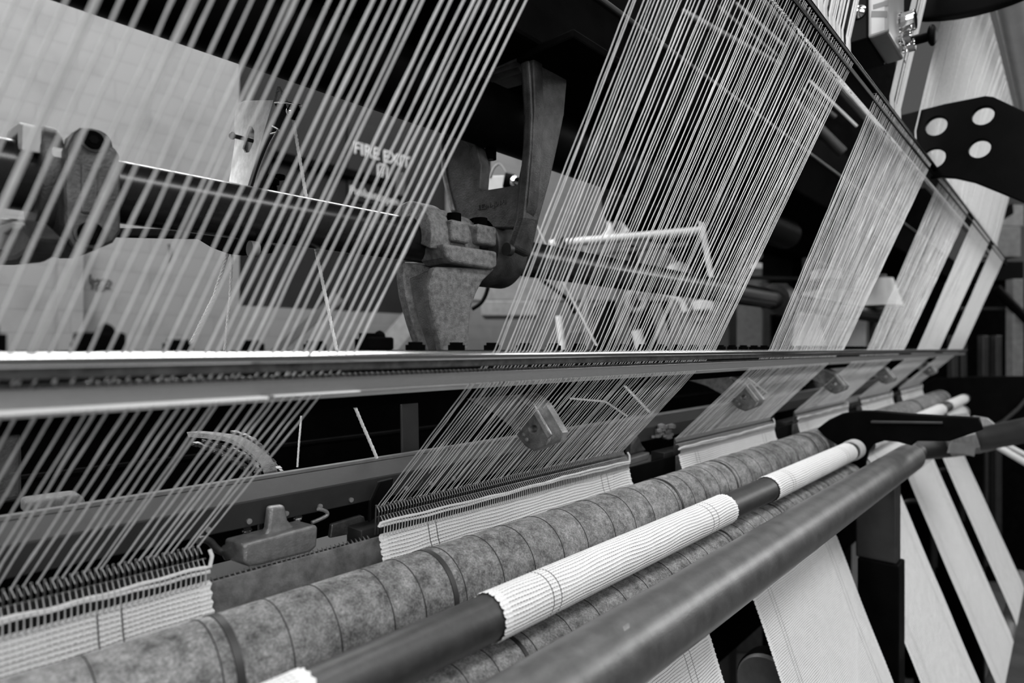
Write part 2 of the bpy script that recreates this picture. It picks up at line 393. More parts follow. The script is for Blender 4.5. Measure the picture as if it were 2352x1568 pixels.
MB().lathe([(0, .0085), (.02, .0085)], n=20).add([], []).build('dummy', M['dark']) if False else None
cb = MB(); p = PY(1127, 350, .46)
cb.tube([(p.x, p.y, p.z+.012), (p.x, p.y, p.z-.0075)], .0062, 20); scr = cb.build('socket_screw', M['beam'], hb, smooth=True)
cb = MB(); cb.tube([(p.x, p.y, p.z-.0074), (p.x, p.y, p.z-.0079)], .0034, 6); cb.build('screw_socket', M['dark'], scr)
e0 = PX(1098, 482, X0-.0008); e1 = PX(1172, 462, X0-.0008)
link('casting_mark', text_mesh('LE2-1-J04-0', .0075, (X0-.0002, e0.y, e0.z), .0006, 1.1, (0, -1, 0), (0, 0, 1), 'LEFT'), M['castd'], hb)
# clamp with forked arm --------------------------------------------
ca = empty('clamp_arm', (.385, .43, Zh(-.08)), 'rough light cast clamp gripping the shaft with an arm reaching down to the guide bar', 'clamp')
# cap: half shell with two lugs
cap = MB(); n = 22
for (xa, xb, r0) in ((.358, .382, .036), (.384, .402, .0335), (.404, .424, .0315)):
    prof = [(.465+r0*math.cos(w), Zh(.1035)+r0*math.sin(w)) for w in [math.radians(-25+225*i/n) for i in range(n+1)]]
    prof += [(.465+.0206*math.cos(w), Zh(.1035)+.0206*math.sin(w)) for w in [math.radians(200-225*i/n) for i in range(n+1)]]
    cap.prism(prof, xa, xb)
cap.build('clamp_cap', M['castl'], ca, smooth=True, bevel=.0012)
def lugbox(pix, X, dx, Ydep, name, m):    # block whose -Y face is given in pixels at a Y, depth behind
    pass
Yl = .425
for (a_, b_) in (((1037, 502), (1081, 560)), ((1098, 512), (1142, 566))):
    p0 = PY(a_[0], a_[1], Yl); p1 = PY(b_[0], b_[1], Yl)
    MB().box((p0.x, Yl, p1.z), (p1.x, .462, p0.z)).build('lug', M['castl'], ca, bevel=.003, seg=3)
    xm = (p0.x+p1.x)/2
    sb = MB(); sb.tube([(xm, Yl+.010, p0.z-.004), (xm, Yl+.010, p0.z+.008)], .0068, 22); cbo = sb.build('clamp_bolt', M['beam'], ca, smooth=True)
    sb = MB(); sb.tube([(xm, Yl+.010, p0.z+.0078), (xm, Yl+.010, p0.z+.0084)], .0036, 6); sb.build('bolt_socket', M['dark'], cbo)
p0 = PY(1022, 562, Yl-.004); p1 = PY(1143, 612, Yl-.004)
lb = MB()
q0 = [PY(1017, 558, Yl-.004), PY(1143, 577, Yl-.004), PY(1143, 612, Yl-.004), PY(1130, 618, Yl-.004), PY(1040, 602, Yl-.004), PY(1028, 590, Yl-.004)]
lb.slab(q0, (0, .04, 0)); lb.build('lower_block', M['castl'], ca, bevel=.003, seg=3)
# arm: web at X = .372, two flanges: edge-on rear one at left, broad front one
XA = .362
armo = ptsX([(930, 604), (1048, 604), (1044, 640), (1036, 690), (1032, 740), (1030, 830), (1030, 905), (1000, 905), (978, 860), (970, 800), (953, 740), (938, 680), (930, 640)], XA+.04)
link('arm_web', plate(armo, [], XA+.040, XA+.047, .001), M['castd'], ca)  # darker than the flanges: shade of the recess is put into the colour
def loft(rows, th, name, m, par, Yb):
    vs = []
    for (l, r) in rows:
        p0 = PY(l[0], l[1], Yb(l)); p1 = PY(r[0], r[1], Yb(l)); d_ = Vector((0, th, 0))
        vs += [p0, p1, p1+d_, p0+d_]
    n_ = len(rows); fs = [(0, 1, 2, 3), tuple(4*(n_-1)+i for i in (3, 2, 1, 0))]
    for i in range(n_-1):
        for k in range(4): fs.append((4*i+k, 4*i+4+k, 4*i+4+(k+1) % 4, 4*i+(k+1) % 4))
    return MB().add(vs, fs).build(name, m, par, bevel=.003, seg=3)
loft([((1000, 612), (1140, 616)), ((990, 640), (1110, 645)), ((985, 665), (1096, 672)), ((988, 700), (1084, 705)), ((1000, 745), (1080, 748)), ((1013, 790), (1079, 792)), ((1022, 835), (1079, 838))],
     .010, 'front_flange', M['castl'], ca, lambda l: .428)
loft([((926, 602), (1010, 612)), ((927, 640), (944, 640)), ((932, 680), (950, 680)), ((948, 740), (966, 740)), ((966, 795), (984, 795)), ((980, 850), (996, 850))],
     .012, 'rear_flange', M['castl'], ca, lambda l: .462)
# curved toe running forward under the guide bar
def toe(k, par=None):
    """forward arm with a drilled, lipped end; k = index of the cloth it belongs to"""
    dx = (0, 0, .419, .826, 1.226, 1.80)[k]
    foot = ptsX([(985, 872), (1060, 868), (1140, 884), (1190, 902), (1226, 928), (1268, 1000), (1262, 1016), (1226, 1033), (1207, 1022), (1172, 976), (1120, 936), (1060, 908), (1000, 893)], .365)
    hole = ptsX([(1224+11*math.cos(w), 985+12*math.sin(w)) for w in [2*math.pi*i/14 for i in range(14)]], .365)
    t = empty('guide_bar_hanger', (.37+dx, foot[0][0], foot[0][1]), ['', 'rough cast arm end with a drilled hole poking between the yarns above the second cloth',
              'cast arm end poking out beside the third cloth, second from the left', 'blurred cast arm end, third in the row from the left', 'blurred cast arm end, fourth in the row from the left', 'farthest blurred cast arm end at the end of the row'][k], 'arm', 'arm ends between the yarns')
    link('arm_body', plate([(y, z) for y, z in foot], [hole], .365+dx, .378+dx, .0012), M['castm'], t)
    edge = ptsX([(1190, 902), (1226, 928), (1268, 1000), (1262, 1016)], .365)
    mb = MB()
    for i in range(3):
        (ya, za), (yb, zb) = edge[i], edge[i+1]
        mb.add([(x+dx, y, z+o_) for x in (.364, .386) for (y, z, o_) in ((ya-.0005, za, .0006), (yb-.0005, zb, .0006), (yb+.004, zb, -.003), (ya+.004, za, -.003))],
               [(0, 1, 5, 4), (1, 2, 6, 5), (2, 3, 7, 6), (3, 0, 4, 7), (0, 3, 2, 1), (4, 5, 6, 7)])
    mb.build('lip', M['alloy'], t, bevel=.0012)  # alloy tone paints the light along the top edge of the casting
    for (x, y) in ((1195, 985), (1203, 998), (1210, 1009)):
        p = PX(x, y, .365); MB().lathe([(.3635+dx, .0009), (.3642+dx, .0016), (.365+dx, .0018)], center=(p.y, p.z), n=12).build('cast_pip', M['castl'], t, smooth=True)
    return t
for k in range(1, 6): toe(k)
# big clamp at the left --------------------------------------------
lc = empty('shaft_clamp', (.10, .44, Zh(.06)), 'large dark clamp with two recessed bolts around the shaft, at the left edge', 'clamp')
Yc = .425
q = [PY(x, y, Yc) for x, y in [(170, 300), (185, 290), (235, 296), (258, 315), (262, 335), (276, 350), (279, 400), (279, 530), (262, 556), (220, 574), (168, 574), (150, 545), (146, 430), (150, 340)]]
MB().slab(q, (0, .052, 0)).build('clamp_body', M['castd'], lc, bevel=.004, seg=3)
for (x, y, r) in ((214, 322, .0052), (208, 536, .0066)):
    p = PY(x, y, Yc-.0015)
    MB().tube([p, p+Vector((0, .004, 0))], r*1.28, 26).build('bolt_boss', M['castd'], lc, smooth=True)
    MB().tube([p-Vector((0, .002, 0)), p+Vector((0, .004, 0))], r, 22).build('bolt', M['beam'], lc, smooth=True); bo_ = bpy.data.objects[[o.name for o in lc.children if o.name.startswith('bolt') and 'boss' not in o.name][-1]]
    MB().tube([p-Vector((0, .0024, 0)), p], r*.5, 6).build('bolt_socket', M['black'], bo_)
p = PY(207, 430, Yc-.0008); MB().box((p.x-.0045, Yc-.001, p.z-.016), (p.x+.0045, Yc+.002, p.z+.014)).build('raised_pad', M['castd'], lc, bevel=.002)
r0 = [(.465+.030*math.cos(w), Zh(.1035)+.030*math.sin(w)) for w in [2*math.pi*i/30 for i in range(30)]]
link('rear_half', plate(r0, [], .0745, .086, .002), M['castd'], lc)
rb = ptsX([(28, 345), (45, 305), (70, 286), (80, 290), (78, 350), (68, 350), (68, 312), (52, 325), (40, 348)], .0716); MB().prism(rb, .066, .075).build('rib', M['pale'], lc, bevel=.001)  # pale colour of these clamp ribs stands for light falling on them
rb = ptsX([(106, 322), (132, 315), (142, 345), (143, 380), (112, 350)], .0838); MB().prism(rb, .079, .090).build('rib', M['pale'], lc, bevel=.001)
rb = ptsX([(-60, 500), (0, 500), (60, 505), (98, 545), (88, 580), (55, 600), (0, 606), (-80, 606)], .0660); MB().prism(rb, .062, .076).build('lower_half', M['castd'], lc, bevel=.003)
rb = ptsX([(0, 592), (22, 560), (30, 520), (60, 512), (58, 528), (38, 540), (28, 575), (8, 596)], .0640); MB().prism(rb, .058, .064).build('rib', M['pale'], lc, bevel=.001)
# slim cam plate under the shaft, between left clamp and yarns
cp = MB(); q = ptsX([(268, 545), (420, 548), (470, 548), (510, 572), (550, 586), (620, 580), (622, 562), (560, 545), (480, 530), (268, 525)], .22)
tag(cp.prism(q, .21, .225).build('cam_plate', M['beam'], bevel=.002), 'thin dark curved plate under the shaft right of the big clamp', 'plate')
q = PX(585, 572, .208); tag(MB().lathe([(.204, .006), (.210, .006)], center=(q.y, q.z), n=20).build('cam_roller', M['mid'], smooth=True), 'small pale roller on the end of the curved plate', 'roller')
# weft yarn tension bracket ------------------------------------------
tbk = empty('yarn_tension_bracket', PX(560, 440, .26), 'pale slotted sheet metal bracket with thumb screw above the shaft', 'bracket')
XB = .258
out = ptsX([(548, 238), (560, 232), (628, 230), (626, 250), (566, 436), (524, 428), (530, 390), (540, 320), (538, 290), (540, 255)], XB)
slot = ptsX([(578, 288), (584, 300), (583, 325), (572, 350), (562, 352), (556, 340), (564, 312), (572, 290)], XB)
link('slotted_plate', plate(out, [slot], XB, XB+.002, .0003), M['sheet'], tbk)
MB().slab([PX(628, 230, XB), PX(634, 246, XB), PX(572, 437, XB), PX(566, 436, XB)], (.012, 0, 0)).build('folded_edge', M['dark'], tbk)
p = PX(560, 318, XB)
MB().tube([p+Vector((-.011, 0, 0)), p+Vector((.01, 0, 0))], .002, 10).build('thumb_screw', M['dark'], tbk, smooth=True)
MB().ball(p+Vector((-.011, 0, 0)), .0038, 10, (.8, 1, 1)).build('screw_head', M['dark'], tbk, smooth=True)
MB().tube([PX(632, 236, XB), PX(662, 236, XB), PX(692, 243, XB)], .0009, 8).build('wire_arm', M['steel'], tbk)
MB().tube(smooth_path([PX(622, 308, XB), PX(636, 304, XB), PX(640, 298, XB), PX(626, 290, XB)]), .0010, 8).build('wire_hook', M['alloy'], tbk)
MB().tube(smooth_path([PX(640, 300, XB), PX(618, 340, XB), PX(596, 395, XB), PX(585, 432, XB)]), .0016, 8).build('spring_wire', M['alloy'], tbk)
q = PX(674, 258, XB); eo = MB(); eo.lathe([(XB-.002, .004), (XB-.003, .0062), (XB+.003, .0062), (XB+.004, .004)], center=(q.y, q.z), n=24); eo.build('eyelet_ring', M['black'], tbk, smooth=True)
MB().ball((XB-.003, q.y, q.z), .0036, 14).build('glass_eye', M['chrome'], tbk, smooth=True)
tbm = MB()
for i in range(14):
    p = PX(590+random.random()*55, 405+random.random()*28+ (0), .275+random.random()*.02); tbm.ball(p, .004+.003*random.random(), 6, (1.3, 1, .8))
tbm.build('clamping_nut', M['beam'], tbk)
def thick_yarn(pts, label, r=.0011, strands=3, tw=.011, name='weft_supply_yarn'):
    r *= 1.35; pts = [Vector(p) for p in pts]; mb = MB()
    L_ = sum((pts[i+1]-pts[i]).length for i in range(len(pts)-1)); n_ = max(20, int(L_/.0022))
    cum = [0]
    for i in range(len(pts)-1): cum.append(cum[-1]+(pts[i+1]-pts[i]).length)
    def at(s):
        for i in range(len(pts)-1):
            if s <= cum[i+1] or i == len(pts)-2:
                return pts[i].lerp(pts[i+1], (s-cum[i])/max(1e-9, cum[i+1]-cum[i])), (pts[i+1]-pts[i]).normalized()
    for st in range(strands):
        ln = []
        for j in range(n_+1):
            s = L_*j/n_; p_, t_ = at(s); a_ = t_.cross(Vector((.3, .9, .1))).normalized(); b_ = t_.cross(a_)
            w = 2*math.pi*(s/tw+st/strands); ln.append(p_+(a_*math.cos(w)+b_*math.sin(w))*r*.5)
        mb.tube(ln, [r*.62*(1+.15*math.sin(j*1.7+st)) for j in range(n_+1)], 6)
    tag(mb.build(name, M['weft'], smooth=True), label, 'yarn', 'thick yarns feeding the weft')
thick_yarn([PY(640, 200, .52), PY(657, 232, .52), PY(672, 266, .518), PY(705, 462, .505), PY(727, 580, .497), PY(775, 812, .475), PY(798, 895, .465), PY(866, 1052, .452)], 'thick twisted white yarn running from the round eyelet down past the guide bar')
thick_yarn([PY(640, 200, .52), PY(631, 232, .521)], 'short end of white yarn tied at the top of the slotted bracket', .0008)
thick_yarn([PY(525, 575, .52), PY(492, 680, .53), PY(428, 808, .54)], 'thick white yarn slanting down left in front of the white wall', .0011)
thick_yarn([PY(534, 580, .52), PY(528, 680, .53), PY(515, 810, .54)], 'thin white yarn hanging almost upright in front of the white wall', .0008)
thick_yarn([PY(692, 955, .56), PY(687, 1015, .56), PY(683, 1072, .56)], 'thin yarn hanging in the dark gap below the guide bar', .0007)
thick_yarn([PY(1226, 500, .62), PY(1295, 650, .58), PY(1375, 802, .53), PY(1405, 855, .51), PY(1492, 946, .46)], 'thick white yarn crossing behind the second bundle', .0013)
thick_yarn([PY(1490, 490, .9), PY(1548, 600, .88), PY(1600, 720, .86)], 'blurred white yarn far behind the second bundle', .0014)
thick_yarn([PY(1310, 915, .46), PY(1390, 922, .45), PY(1440, 955, .44)], 'pale loose curl of yarn behind the second bundle', .0008)
thick_yarn([PY(1718, 868, .40), PY(1762, 902, .385)], 'short white yarn crossing behind the third bundle', .0010)
# ================================================================ guide bar
LK = lambda k: .263+.46*(k-1)
W = .34
gb = empty('guide_bar', (1.0, .275, Zh(-.022)), 'polished steel guide bar with a row of tiny eyes that the yarns pass through', 'bar')
MB().lathe([(-.4, .0028), (2.55, .0028)], center=(.2645, Zh(-.0042)), n=24).build('polished_rail', M['steel'], gb, smooth=True)
MB().box((-.4, .2645, Zh(-.0108)), (2.55, .270, Zh(-.0062))).build('rail_seat', M['dsteel'], gb, bevel=.0006)
MB().box((-.4, .2900, Zh(-.0190)), (2.55, .300, Zh(-.001))).build('back_plate', M['beam'], gb, bevel=.001)
MB().box((-.4, .2685, Zh(-.0212)), (2.55, .2705, Zh(-.0143))).build('face_plate', M['plate'], gb, bevel=.0003)
MB().box((-.4, .2615, Zh(-.0222)), (.125, .2706, Zh(-.0212))).build('pale_lip', M['lit_lip'], gb)  # white colour stands for light caught by the lower edge of the plate
MB().box((.13, .2655, Zh(-.0219)), (.175, .2706, Zh(-.0212))).build('pale_lip', M['lit_lip'], gb)
gm = MB(); gm.lathe([(-.0006, .0009), (-.0006, .0009), (.0006, .0009)], center=(0, 0), n=10); gm.ball((0, -.0006, -.0004), .00085, 8); gm.tube([(0, 0, 0), (0, .005, -.0006)], .0006, 6)
gme = gm.mesh(); gme.materials.append(M['dsteel']); gme.name = 'guide_eye'
gx = [.03+.0017*i for i in range(-30, 1480)]
for i in range(100):
    o = bpy.data.objects.new('guide_eye', gme); C.objects.link(o); o.parent = gb
    o.location = Vector((.06+.0017*2*i, .2715, Zh(-.0133)))-wloc(gb)
rest = MB(); base = gm.v; bf = gm.f; used = {round(.06+.0034*i, 4) for i in range(100)}
X = .0
while X < 2.5:
    if round(X, 4) not in used or X > .4:
        rest.tube([(X-.0006, .2712, Zh(-.0135)), (X+.0006, .2712, Zh(-.0135))], .00095, 6)
    X = round(X+.0017, 4)
tag(rest.build('guide_eyes', M['dsteel'], gb), kind='stuff')
MB().lathe([(-.4, .0028), (2.5, .0026)], center=(.315, Zh(-.0258)), n=16).build('support_rod', M['white'], gb, smooth=True)  # polished rod, coloured white to paint in its bright reflection
MB().box((-.4, .318, Zh(-.036)), (2.5, .33, Zh(-.0275))).build('support_rail', M['beam'], gb, bevel=.001)
hexm = MB(); hexm.lathe([(-.001, 0.0001), (0, .0001)], n=3); hexm = MB()
hexm.tube([(0, 0, 0), (0, 0, .0035)], .0062, 6); hexm.tube([(0, 0, .003), (0, 0, .0052)], .0044, 10); hm_ = hexm.mesh(); hm_.materials.append(M['beam']); hm_.name = 'bar_bolt'
for i in range(-3, 60):
    o = bpy.data.objects.new('bar_bolt', hm_); C.objects.link(o); o.parent = gb
    o.location = Vector((.0995+.0335*i, .295, Zh(-.0012)))-wloc(gb); o.rotation_euler = (0, 0, i*.7)
    if i in (-2, 3): o.scale = (1.25, 1.25, 1.9)
for i in (-1.02, 3.0):
    cmb = MB(); x = .0995+.0335*i+.004; cmb.box((x-.008, .287, Zh(-.001)), (x+.008, .30, Zh(.0065))); cmb.ball((x+.002, .293, Zh(.0065)), .004, 8); cmb.build('bar_clip', M['beam'], gb, bevel=.002)
# ================================================================ comb bar at the top
kb = empty('comb_bar', (1.2, .17, Zh(.28)), 'long dark bar the yarns wrap over at the top right', 'bar')
MB().box((-.4, .166, Zh(.281)), (2.66, .178, Zh(.2875))).build('wrap_bar', M['black'], kb, bevel=.001)
MB().box((-.4, .1635, Zh(.2910)), (2.66, .171, Zh(.2955))).build('upper_bar', M['black'], kb, bevel=.001)
MB().box((-.4, .1632, Zh(.2953)), (2.66, .1642, Zh(.2957))).build('edge_wire', M['steel'], kb)
MB().box((-.4, .1885, Zh(.286)), (2.66, .196, Zh(.2935))).build('rear_rod', M['dark'], kb, bevel=.003)
# ================================================================ yarns
COMB = (.1645, .2895); GUI = (.2612, -.0010); NEE = (.3795, -.1170); REAR = (.188, .2945)
def yarn_pts(k, u, j):
    xn = LK(k)+u*W
    xg = xn+(.030 if k == 0 else .004-.022*u)+j*.0012
    xc = LK(k)+.065+u*.365+(.04 if k == 0 else 0)+j*.0016
    return [(xc+.004, .158+.0, .345), (xc+.003, REAR[0], REAR[1]), (xc,)+COMB, (xg,)+GUI, (xn,)+NEE]
def yarn_mesh(mb, k, u, r, n=5, s1=18, s2=12, top=True):
    P = [Vector((a, b, Zh(c))) for a, b, c in yarn_pts(k, u, random.uniform(-1, 1))]
    ln = [P[1]]
    for (a, b, s) in ((P[1], P[2], 3), (P[2], P[3], s1), (P[3], P[4], s2)):
        for i in range(1, s+1): ln.append(a.lerp(b, i/s))
    rs = []
    for i, q in enumerate(ln):
        f = random.uniform(.82, 1.18)
        if random.random() < .05: f *= random.uniform(1.3, 1.9)
        rs.append(r*f)
        if 4 < i < len(ln)-1 and i != 3+s1: q += Vector((random.gauss(0, .00014), random.gauss(0, .00014), 0))
    mb.tube(ln, rs, n, caps=False)
def spaced(n, jit=.42):
    us = sorted(min(1, max(0, (i+.5+random.uniform(-jit, jit))/n)) for i in range(n)); return us
def footgap(k, u):
    x = LK(k)+u*W; fx = .366+.46*(k-1)
    return k >= 1 and fx < x < fx+.012
BL = {0: ('fine white warp yarn of the nearest, blurred bundle at the left', 'warp yarns of the nearest bundle'),
      1: ('fine white warp yarn of the sharp second bundle, in the middle of the machine', 'warp yarns of the second bundle'),
      2: ('fine white warp yarn of the third bundle from the left', 'warp yarns of the third bundle'),
      3: ('fine white warp yarn of the fourth bundle from the left', 'warp yarns of the fourth bundle')}
nyarn = 0
for k, n in ((0, 70), (1, 94), (2, 80), (3, 66)):
    for i, u in enumerate(spaced(n, .42 if k < 2 else .3)):
        if k == 0 and LK(0)+u*W < -.07: continue
        if footgap(k, u): u -= .012
        mb = MB(); yarn_mesh(mb, k, u, random.uniform(.00025, .00038) if k else random.uniform(.00044, .00058))
        me = mb.mesh(); o = link('warp_yarn', me, M['yarn'], smooth=True); tag(o, BL[k][0], 'yarn', BL[k][1]); nyarn += 1
print('yarns', nyarn)
for k, txt in ((4, 'fifth'), (5, 'sixth')):
    mb = MB()
    for u in spaced(84, .2):
        yarn_mesh(mb, k, u, .00036, 4, 6, 5)
    tag(mb.build('warp_yarns', M['yarn'], smooth=True), 'blurred sheet of white warp yarns of the %s bundle, far down the machine' % txt, 'yarns', kind='stuff')
# short dark yarn among the second bundle
for u in (.088, .105):
    mb = MB(); random.seed(int(u*1e4)); yarn_mesh(mb, 1, u, .0004); tag(mb.build('marker_yarn', M['dyarn'], smooth=True), 'thin dark marker yarn among the white yarns of the second bundle', 'yarn', 'dark marker yarns')
random.seed(21)
# yarns coming down from the warp beams to the comb bar
mb = MB()
for i in range(520):
    x = .30+2.36*i/520+random.uniform(-.002, .002); g_ = math.fmod((x-.328+4.6)/.46, 1)
    if not (.60 < x < .79 or 1.0 < x < 1.075 or x > 1.19) or random.random() < .18: continue
    mb.tube([(x, .190, Zh(.2965)), (x+.001, .192, Zh(.36)), (x+.003, .153, Zh(.547)), (x+.006, .121, Zh(.66))], .0007+.0005*random.random(), 4, caps=False)
tag(mb.build('descending_yarns', M['yarn'], smooth=True), 'pale sheet of yarns coming down from the warp beam at the top right', 'yarns', kind='stuff')
# ================================================================ needles
nb_me = MB(); nb_me.tube([(0, .0015, -.0215), (0, .0004, -.008), (0, 0, -.001), (0, -.0003, 0)], [.0006, .0006, .00055, .0005], 6); nb_me.ball((0, -.0003, .0003), .00085, 8)
nb_me = nb_me.mesh(); nb_me.materials.append(M['dsteel']); nb_me.polygons.foreach_set('use_smooth', [True]*len(nb_me.polygons)); nb_me.name = 'needle'
ordw = ['nearest', 'second', 'third', 'fourth', 'fifth', 'farthest']
for k in range(6):
    t = empty('needle_bar', (LK(k)+W/2, .405, Zh(-.165)), 'dark needle bar with a row of thin needles above the %s cloth' % ordw[k], 'needle bar')
    MB().box((LK(k)-.004, .392, Zh(-.163)), (LK(k)+W+.004, .412, Zh(-.136))).build('bar_body', M['dark'], t, bevel=.001)
    MB().tube([(LK(k), .3785, Zh(-.1245)), (LK(k)+W, .3785, Zh(-.1245))], .00045, 6).build('sley_wire', M['dsteel'], t)
    N_ = int(W/NP); idx = list(range(N_))
    if k < 3:
        first = [i for i in idx if LK(k)+i*NP > .02][-100:] if k == 0 else idx[:100]
        for i in first:
            o = bpy.data.objects.new('needle', nb_me); C.objects.link(o); o.parent = t
            o.location = Vector((LK(k)+(i+.5)*NP, .3805, Zh(-.1170)))-wloc(t)
        idx = [i for i in idx if i not in first and (k or LK(k)+i*NP > .02)]
    if idx:
        mb = MB()
        for i in idx:
            x = LK(k)+(i+.5)*NP; mb.tube([(x, .382, Zh(-.1385)), (x, .3809, Zh(-.125)), (x, .3805, Zh(-.1165))], .0006, 4)
        tag(mb.build('needles', M['dsteel'], t), kind='stuff')
# knock-over comb plate with teeth
kp = empty('comb_plate', (1.1, .388, Zh(-.17)), 'scratched steel plate with fine teeth along its top edge, behind the cloths', 'plate')
MB().box((-.4, .3865, Zh(-.1665)), (2.5, .3885, Zh(-.1425))).build('plate_face', M['brushed'], kp, bevel=.0003)
mb = MB()
for i in range(40):
    x = .13+i*.0034; mb.add([(x, .3872, Zh(-.1428)), (x+.0013, .3872, Zh(-.1428)), (x-.0012, .387, Zh(-.1395)), (x, .3885, Zh(-.1428)), (x+.0013, .3885, Zh(-.1428)), (x-.0012, .3885, Zh(-.1395))],
                            [(0, 1, 2), (5, 4, 3), (0, 3, 4, 1), (1, 4, 5, 2), (2, 5, 3, 0)])
tag(mb.build('teeth', M['brushed'], kp), kind='stuff')
MB().box((-.4, .3865, Zh(-.26)), (2.5, .398, Zh(-.1668))).build('back_skirt', M['beam'], kp)
MB().box((.59, .3845, Zh(-.1665)), (.735, .3868, Zh(-.1405))).build('blackened_section', M['black'], kp, bevel=.0003)
for k in (2, 3, 4): MB().box((LK(k)+W-.004, .3845, Zh(-.1665)), (LK(k+1)+.004, .3868, Zh(-.1405))).build('blackened_section', M['black'], kp, bevel=.0003)
# long rail behind the needles
rl = empty('carrier_rail', (1.0, .44, Zh(-.125)), 'dark steel rail with paler sloping top edge and row of rivets behind the needles', 'rail')
MB().prism([(.440, Zh(-.0975)), (.420, Zh(-.1060)), (.420, Zh(-.1235)), (.440, Zh(-.1235))], -.4, 2.5).build('rail_body', M['dark'], rl, bevel=.0006)
MB().prism([(.4400, Zh(-.0970)), (.4205, Zh(-.1054)), (.4202, Zh(-.1064)), (.4410, Zh(-.0980))], -.4, 2.5).build('sloped_face', M['satin'], rl, bevel=.0003)
for i in range(9):
    x = .16+.027*i; MB().lathe([(0, .0019), (0, .0019)], n=8) ; rv = MB(); rv.tube([(x, .4185, Zh(-.1195)), (x, .4215, Zh(-.1195))], .0019, 12); rv.build('rivet', M['alloy'], rl, smooth=True)
MB().tube([(-.4, .462, Zh(-.1005)), (2.5, .462, Zh(-.1005))], .0030, 8).build('lint_cord', M['mid'], rl, smooth=True)
MB().box((-.4, .425, Zh(-.20)), (2.5, .455, Zh(-.155))).build('lower_rail', M['dark'], rl, bevel=.001)
# dark machine body behind
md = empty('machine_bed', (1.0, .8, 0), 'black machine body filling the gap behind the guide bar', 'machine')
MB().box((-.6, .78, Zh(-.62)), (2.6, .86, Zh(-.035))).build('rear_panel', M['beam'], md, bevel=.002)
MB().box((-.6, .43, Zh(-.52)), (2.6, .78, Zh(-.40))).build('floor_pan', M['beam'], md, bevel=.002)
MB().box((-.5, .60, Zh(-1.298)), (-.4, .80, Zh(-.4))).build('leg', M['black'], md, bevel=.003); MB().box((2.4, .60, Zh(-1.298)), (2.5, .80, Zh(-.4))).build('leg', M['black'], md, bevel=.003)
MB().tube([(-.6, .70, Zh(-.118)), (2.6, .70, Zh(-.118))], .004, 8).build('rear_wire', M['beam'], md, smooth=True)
# bent strap
q0, q1 = PY(922, 907, .50), PY(945, 907, .50)
sp_ = MB(); pth = [PY(924, 908, .50)+Vector((0, .05, .0)), PY(924, 908, .50), PY(936, 914, .497), PY(942, 925, .495), PY(944, 1040, .49)]
for i in range(len(pth)-1):
    a_, b_ = pth[i], pth[i+1]; wv = Vector((.011, 0, 0)); tv = Vector((0, .003, .0))
    sp_.hexa([a_-wv, a_+wv, a_+wv+tv, a_-wv+tv], [b_-wv, b_+wv, b_+wv+tv, b_-wv+tv])
tag(sp_.build('strap_bracket', M['dark'], bevel=.002), 'flat dark strap bent down into the gap below the guide bar', 'bracket')
# weft carrier: curved arm with chains, alloy block below
wc = empty('weft_carrier', PY(640, 1230, .405), 'worn alloy carrier block hanging on a curved arm between the first two cloths', 'carrier')
Yb = .402
blk = [PY(x, y, Yb) for x, y in [(561, 1250), (728, 1205), (731, 1212), (729, 1255), (715, 1268), (600, 1298), (575, 1302), (560, 1292)]]
MB().slab(blk, (-.004, .022, .0005)).build('block_body', M['alloy'], wc, bevel=.002, seg=3)
st = [PY(x, y, Yb+.008) for x, y in [(596, 1252), (616, 1215), (622, 1165), (655, 1160), (662, 1195), (680, 1215), (700, 1222)]]
MB().slab(st, (0, .008, 0)).build('stem', M['alloy'], wc, bevel=.002, seg=3)
pp = [PY(*q) for q in [(522, 1272, .405), (500, 1262, .404), (482, 1243, .402), (466, 1238, .400), (455, 1241, .398)]]
MB().tube(smooth_path(pp), .0022, 10).build('bent_hook', M['dsteel'], wc, smooth=True)
pp = [PY(*q) for q in [(716, 1200, .41), (735, 1192, .41), (750, 1184, .41), (752, 1178, .41), (745, 1172, .41), (730, 1168, .41)]]
MB().tube(smooth_path(pp), .0014, 10).build('end_hook', M['alloy'], wc, smooth=True)
MB().tube([PY(518, 1256, .404), PY(530, 1276, .404)], .0042, 14).build('hook_socket', M['dsteel'], wc, smooth=True)
arc = [PY(*q) for q in [(448, 1002, .56), (500, 1007, .53), (545, 1016, .51), (585, 1040, .49), (612, 1066, .475), (626, 1095, .462), (636, 1140, .452)]]
arcs = smooth_path(arc); mb = MB()
for i in range(len(arcs)-1):
    a_, b_ = arcs[i], arcs[i+1]; wv = Vector((.0055, 0, 0)); tv = Vector((0, .004, .004))
    mb.hexa([a_-wv, a_+wv, a_+wv+tv, a_-wv+tv], [b_-wv, b_+wv, b_+wv+tv, b_-wv+tv])
mb.build('curved_arm', M['castl'], wc, bevel=.001)
def chain(pts, name='chain', r=.0022, par=wc):
    ln = smooth_path([PY(*q) for q in pts], 10); mb = MB(); acc = 0; last = ln[0]; i_ = 0
    for a_, b_ in zip(ln[:-1], ln[1:]):
        acc += (b_-a_).length
        if acc > .0042:
            acc = 0; i_ += 1; c_ = (last+b_)/2; d_ = (b_-last).normalized(); sx = Vector((.0026, 0, 0)) if i_ % 2 else Vector((.0014, 0, 0)); up = d_.cross(Vector((1, 0, 0))).normalized()*.0017; l_ = d_*.0026
            mb.hexa([c_-sx-up-l_, c_+sx-up-l_, c_+sx+up-l_, c_-sx+up-l_], [c_-sx-up+l_, c_+sx-up+l_, c_+sx+up+l_, c_-sx+up+l_])
            if i_ % 2: mb.tube([c_-sx*1.35, c_+sx*1.35], .0010, 6)
            last = b_
    return mb.build(name, M['dsteel'], par, bevel=.0004)
chain([(446, 1018, .54), (500, 1036, .52), (545, 1062, .50), (570, 1090, .485), (575, 1200, .45)])
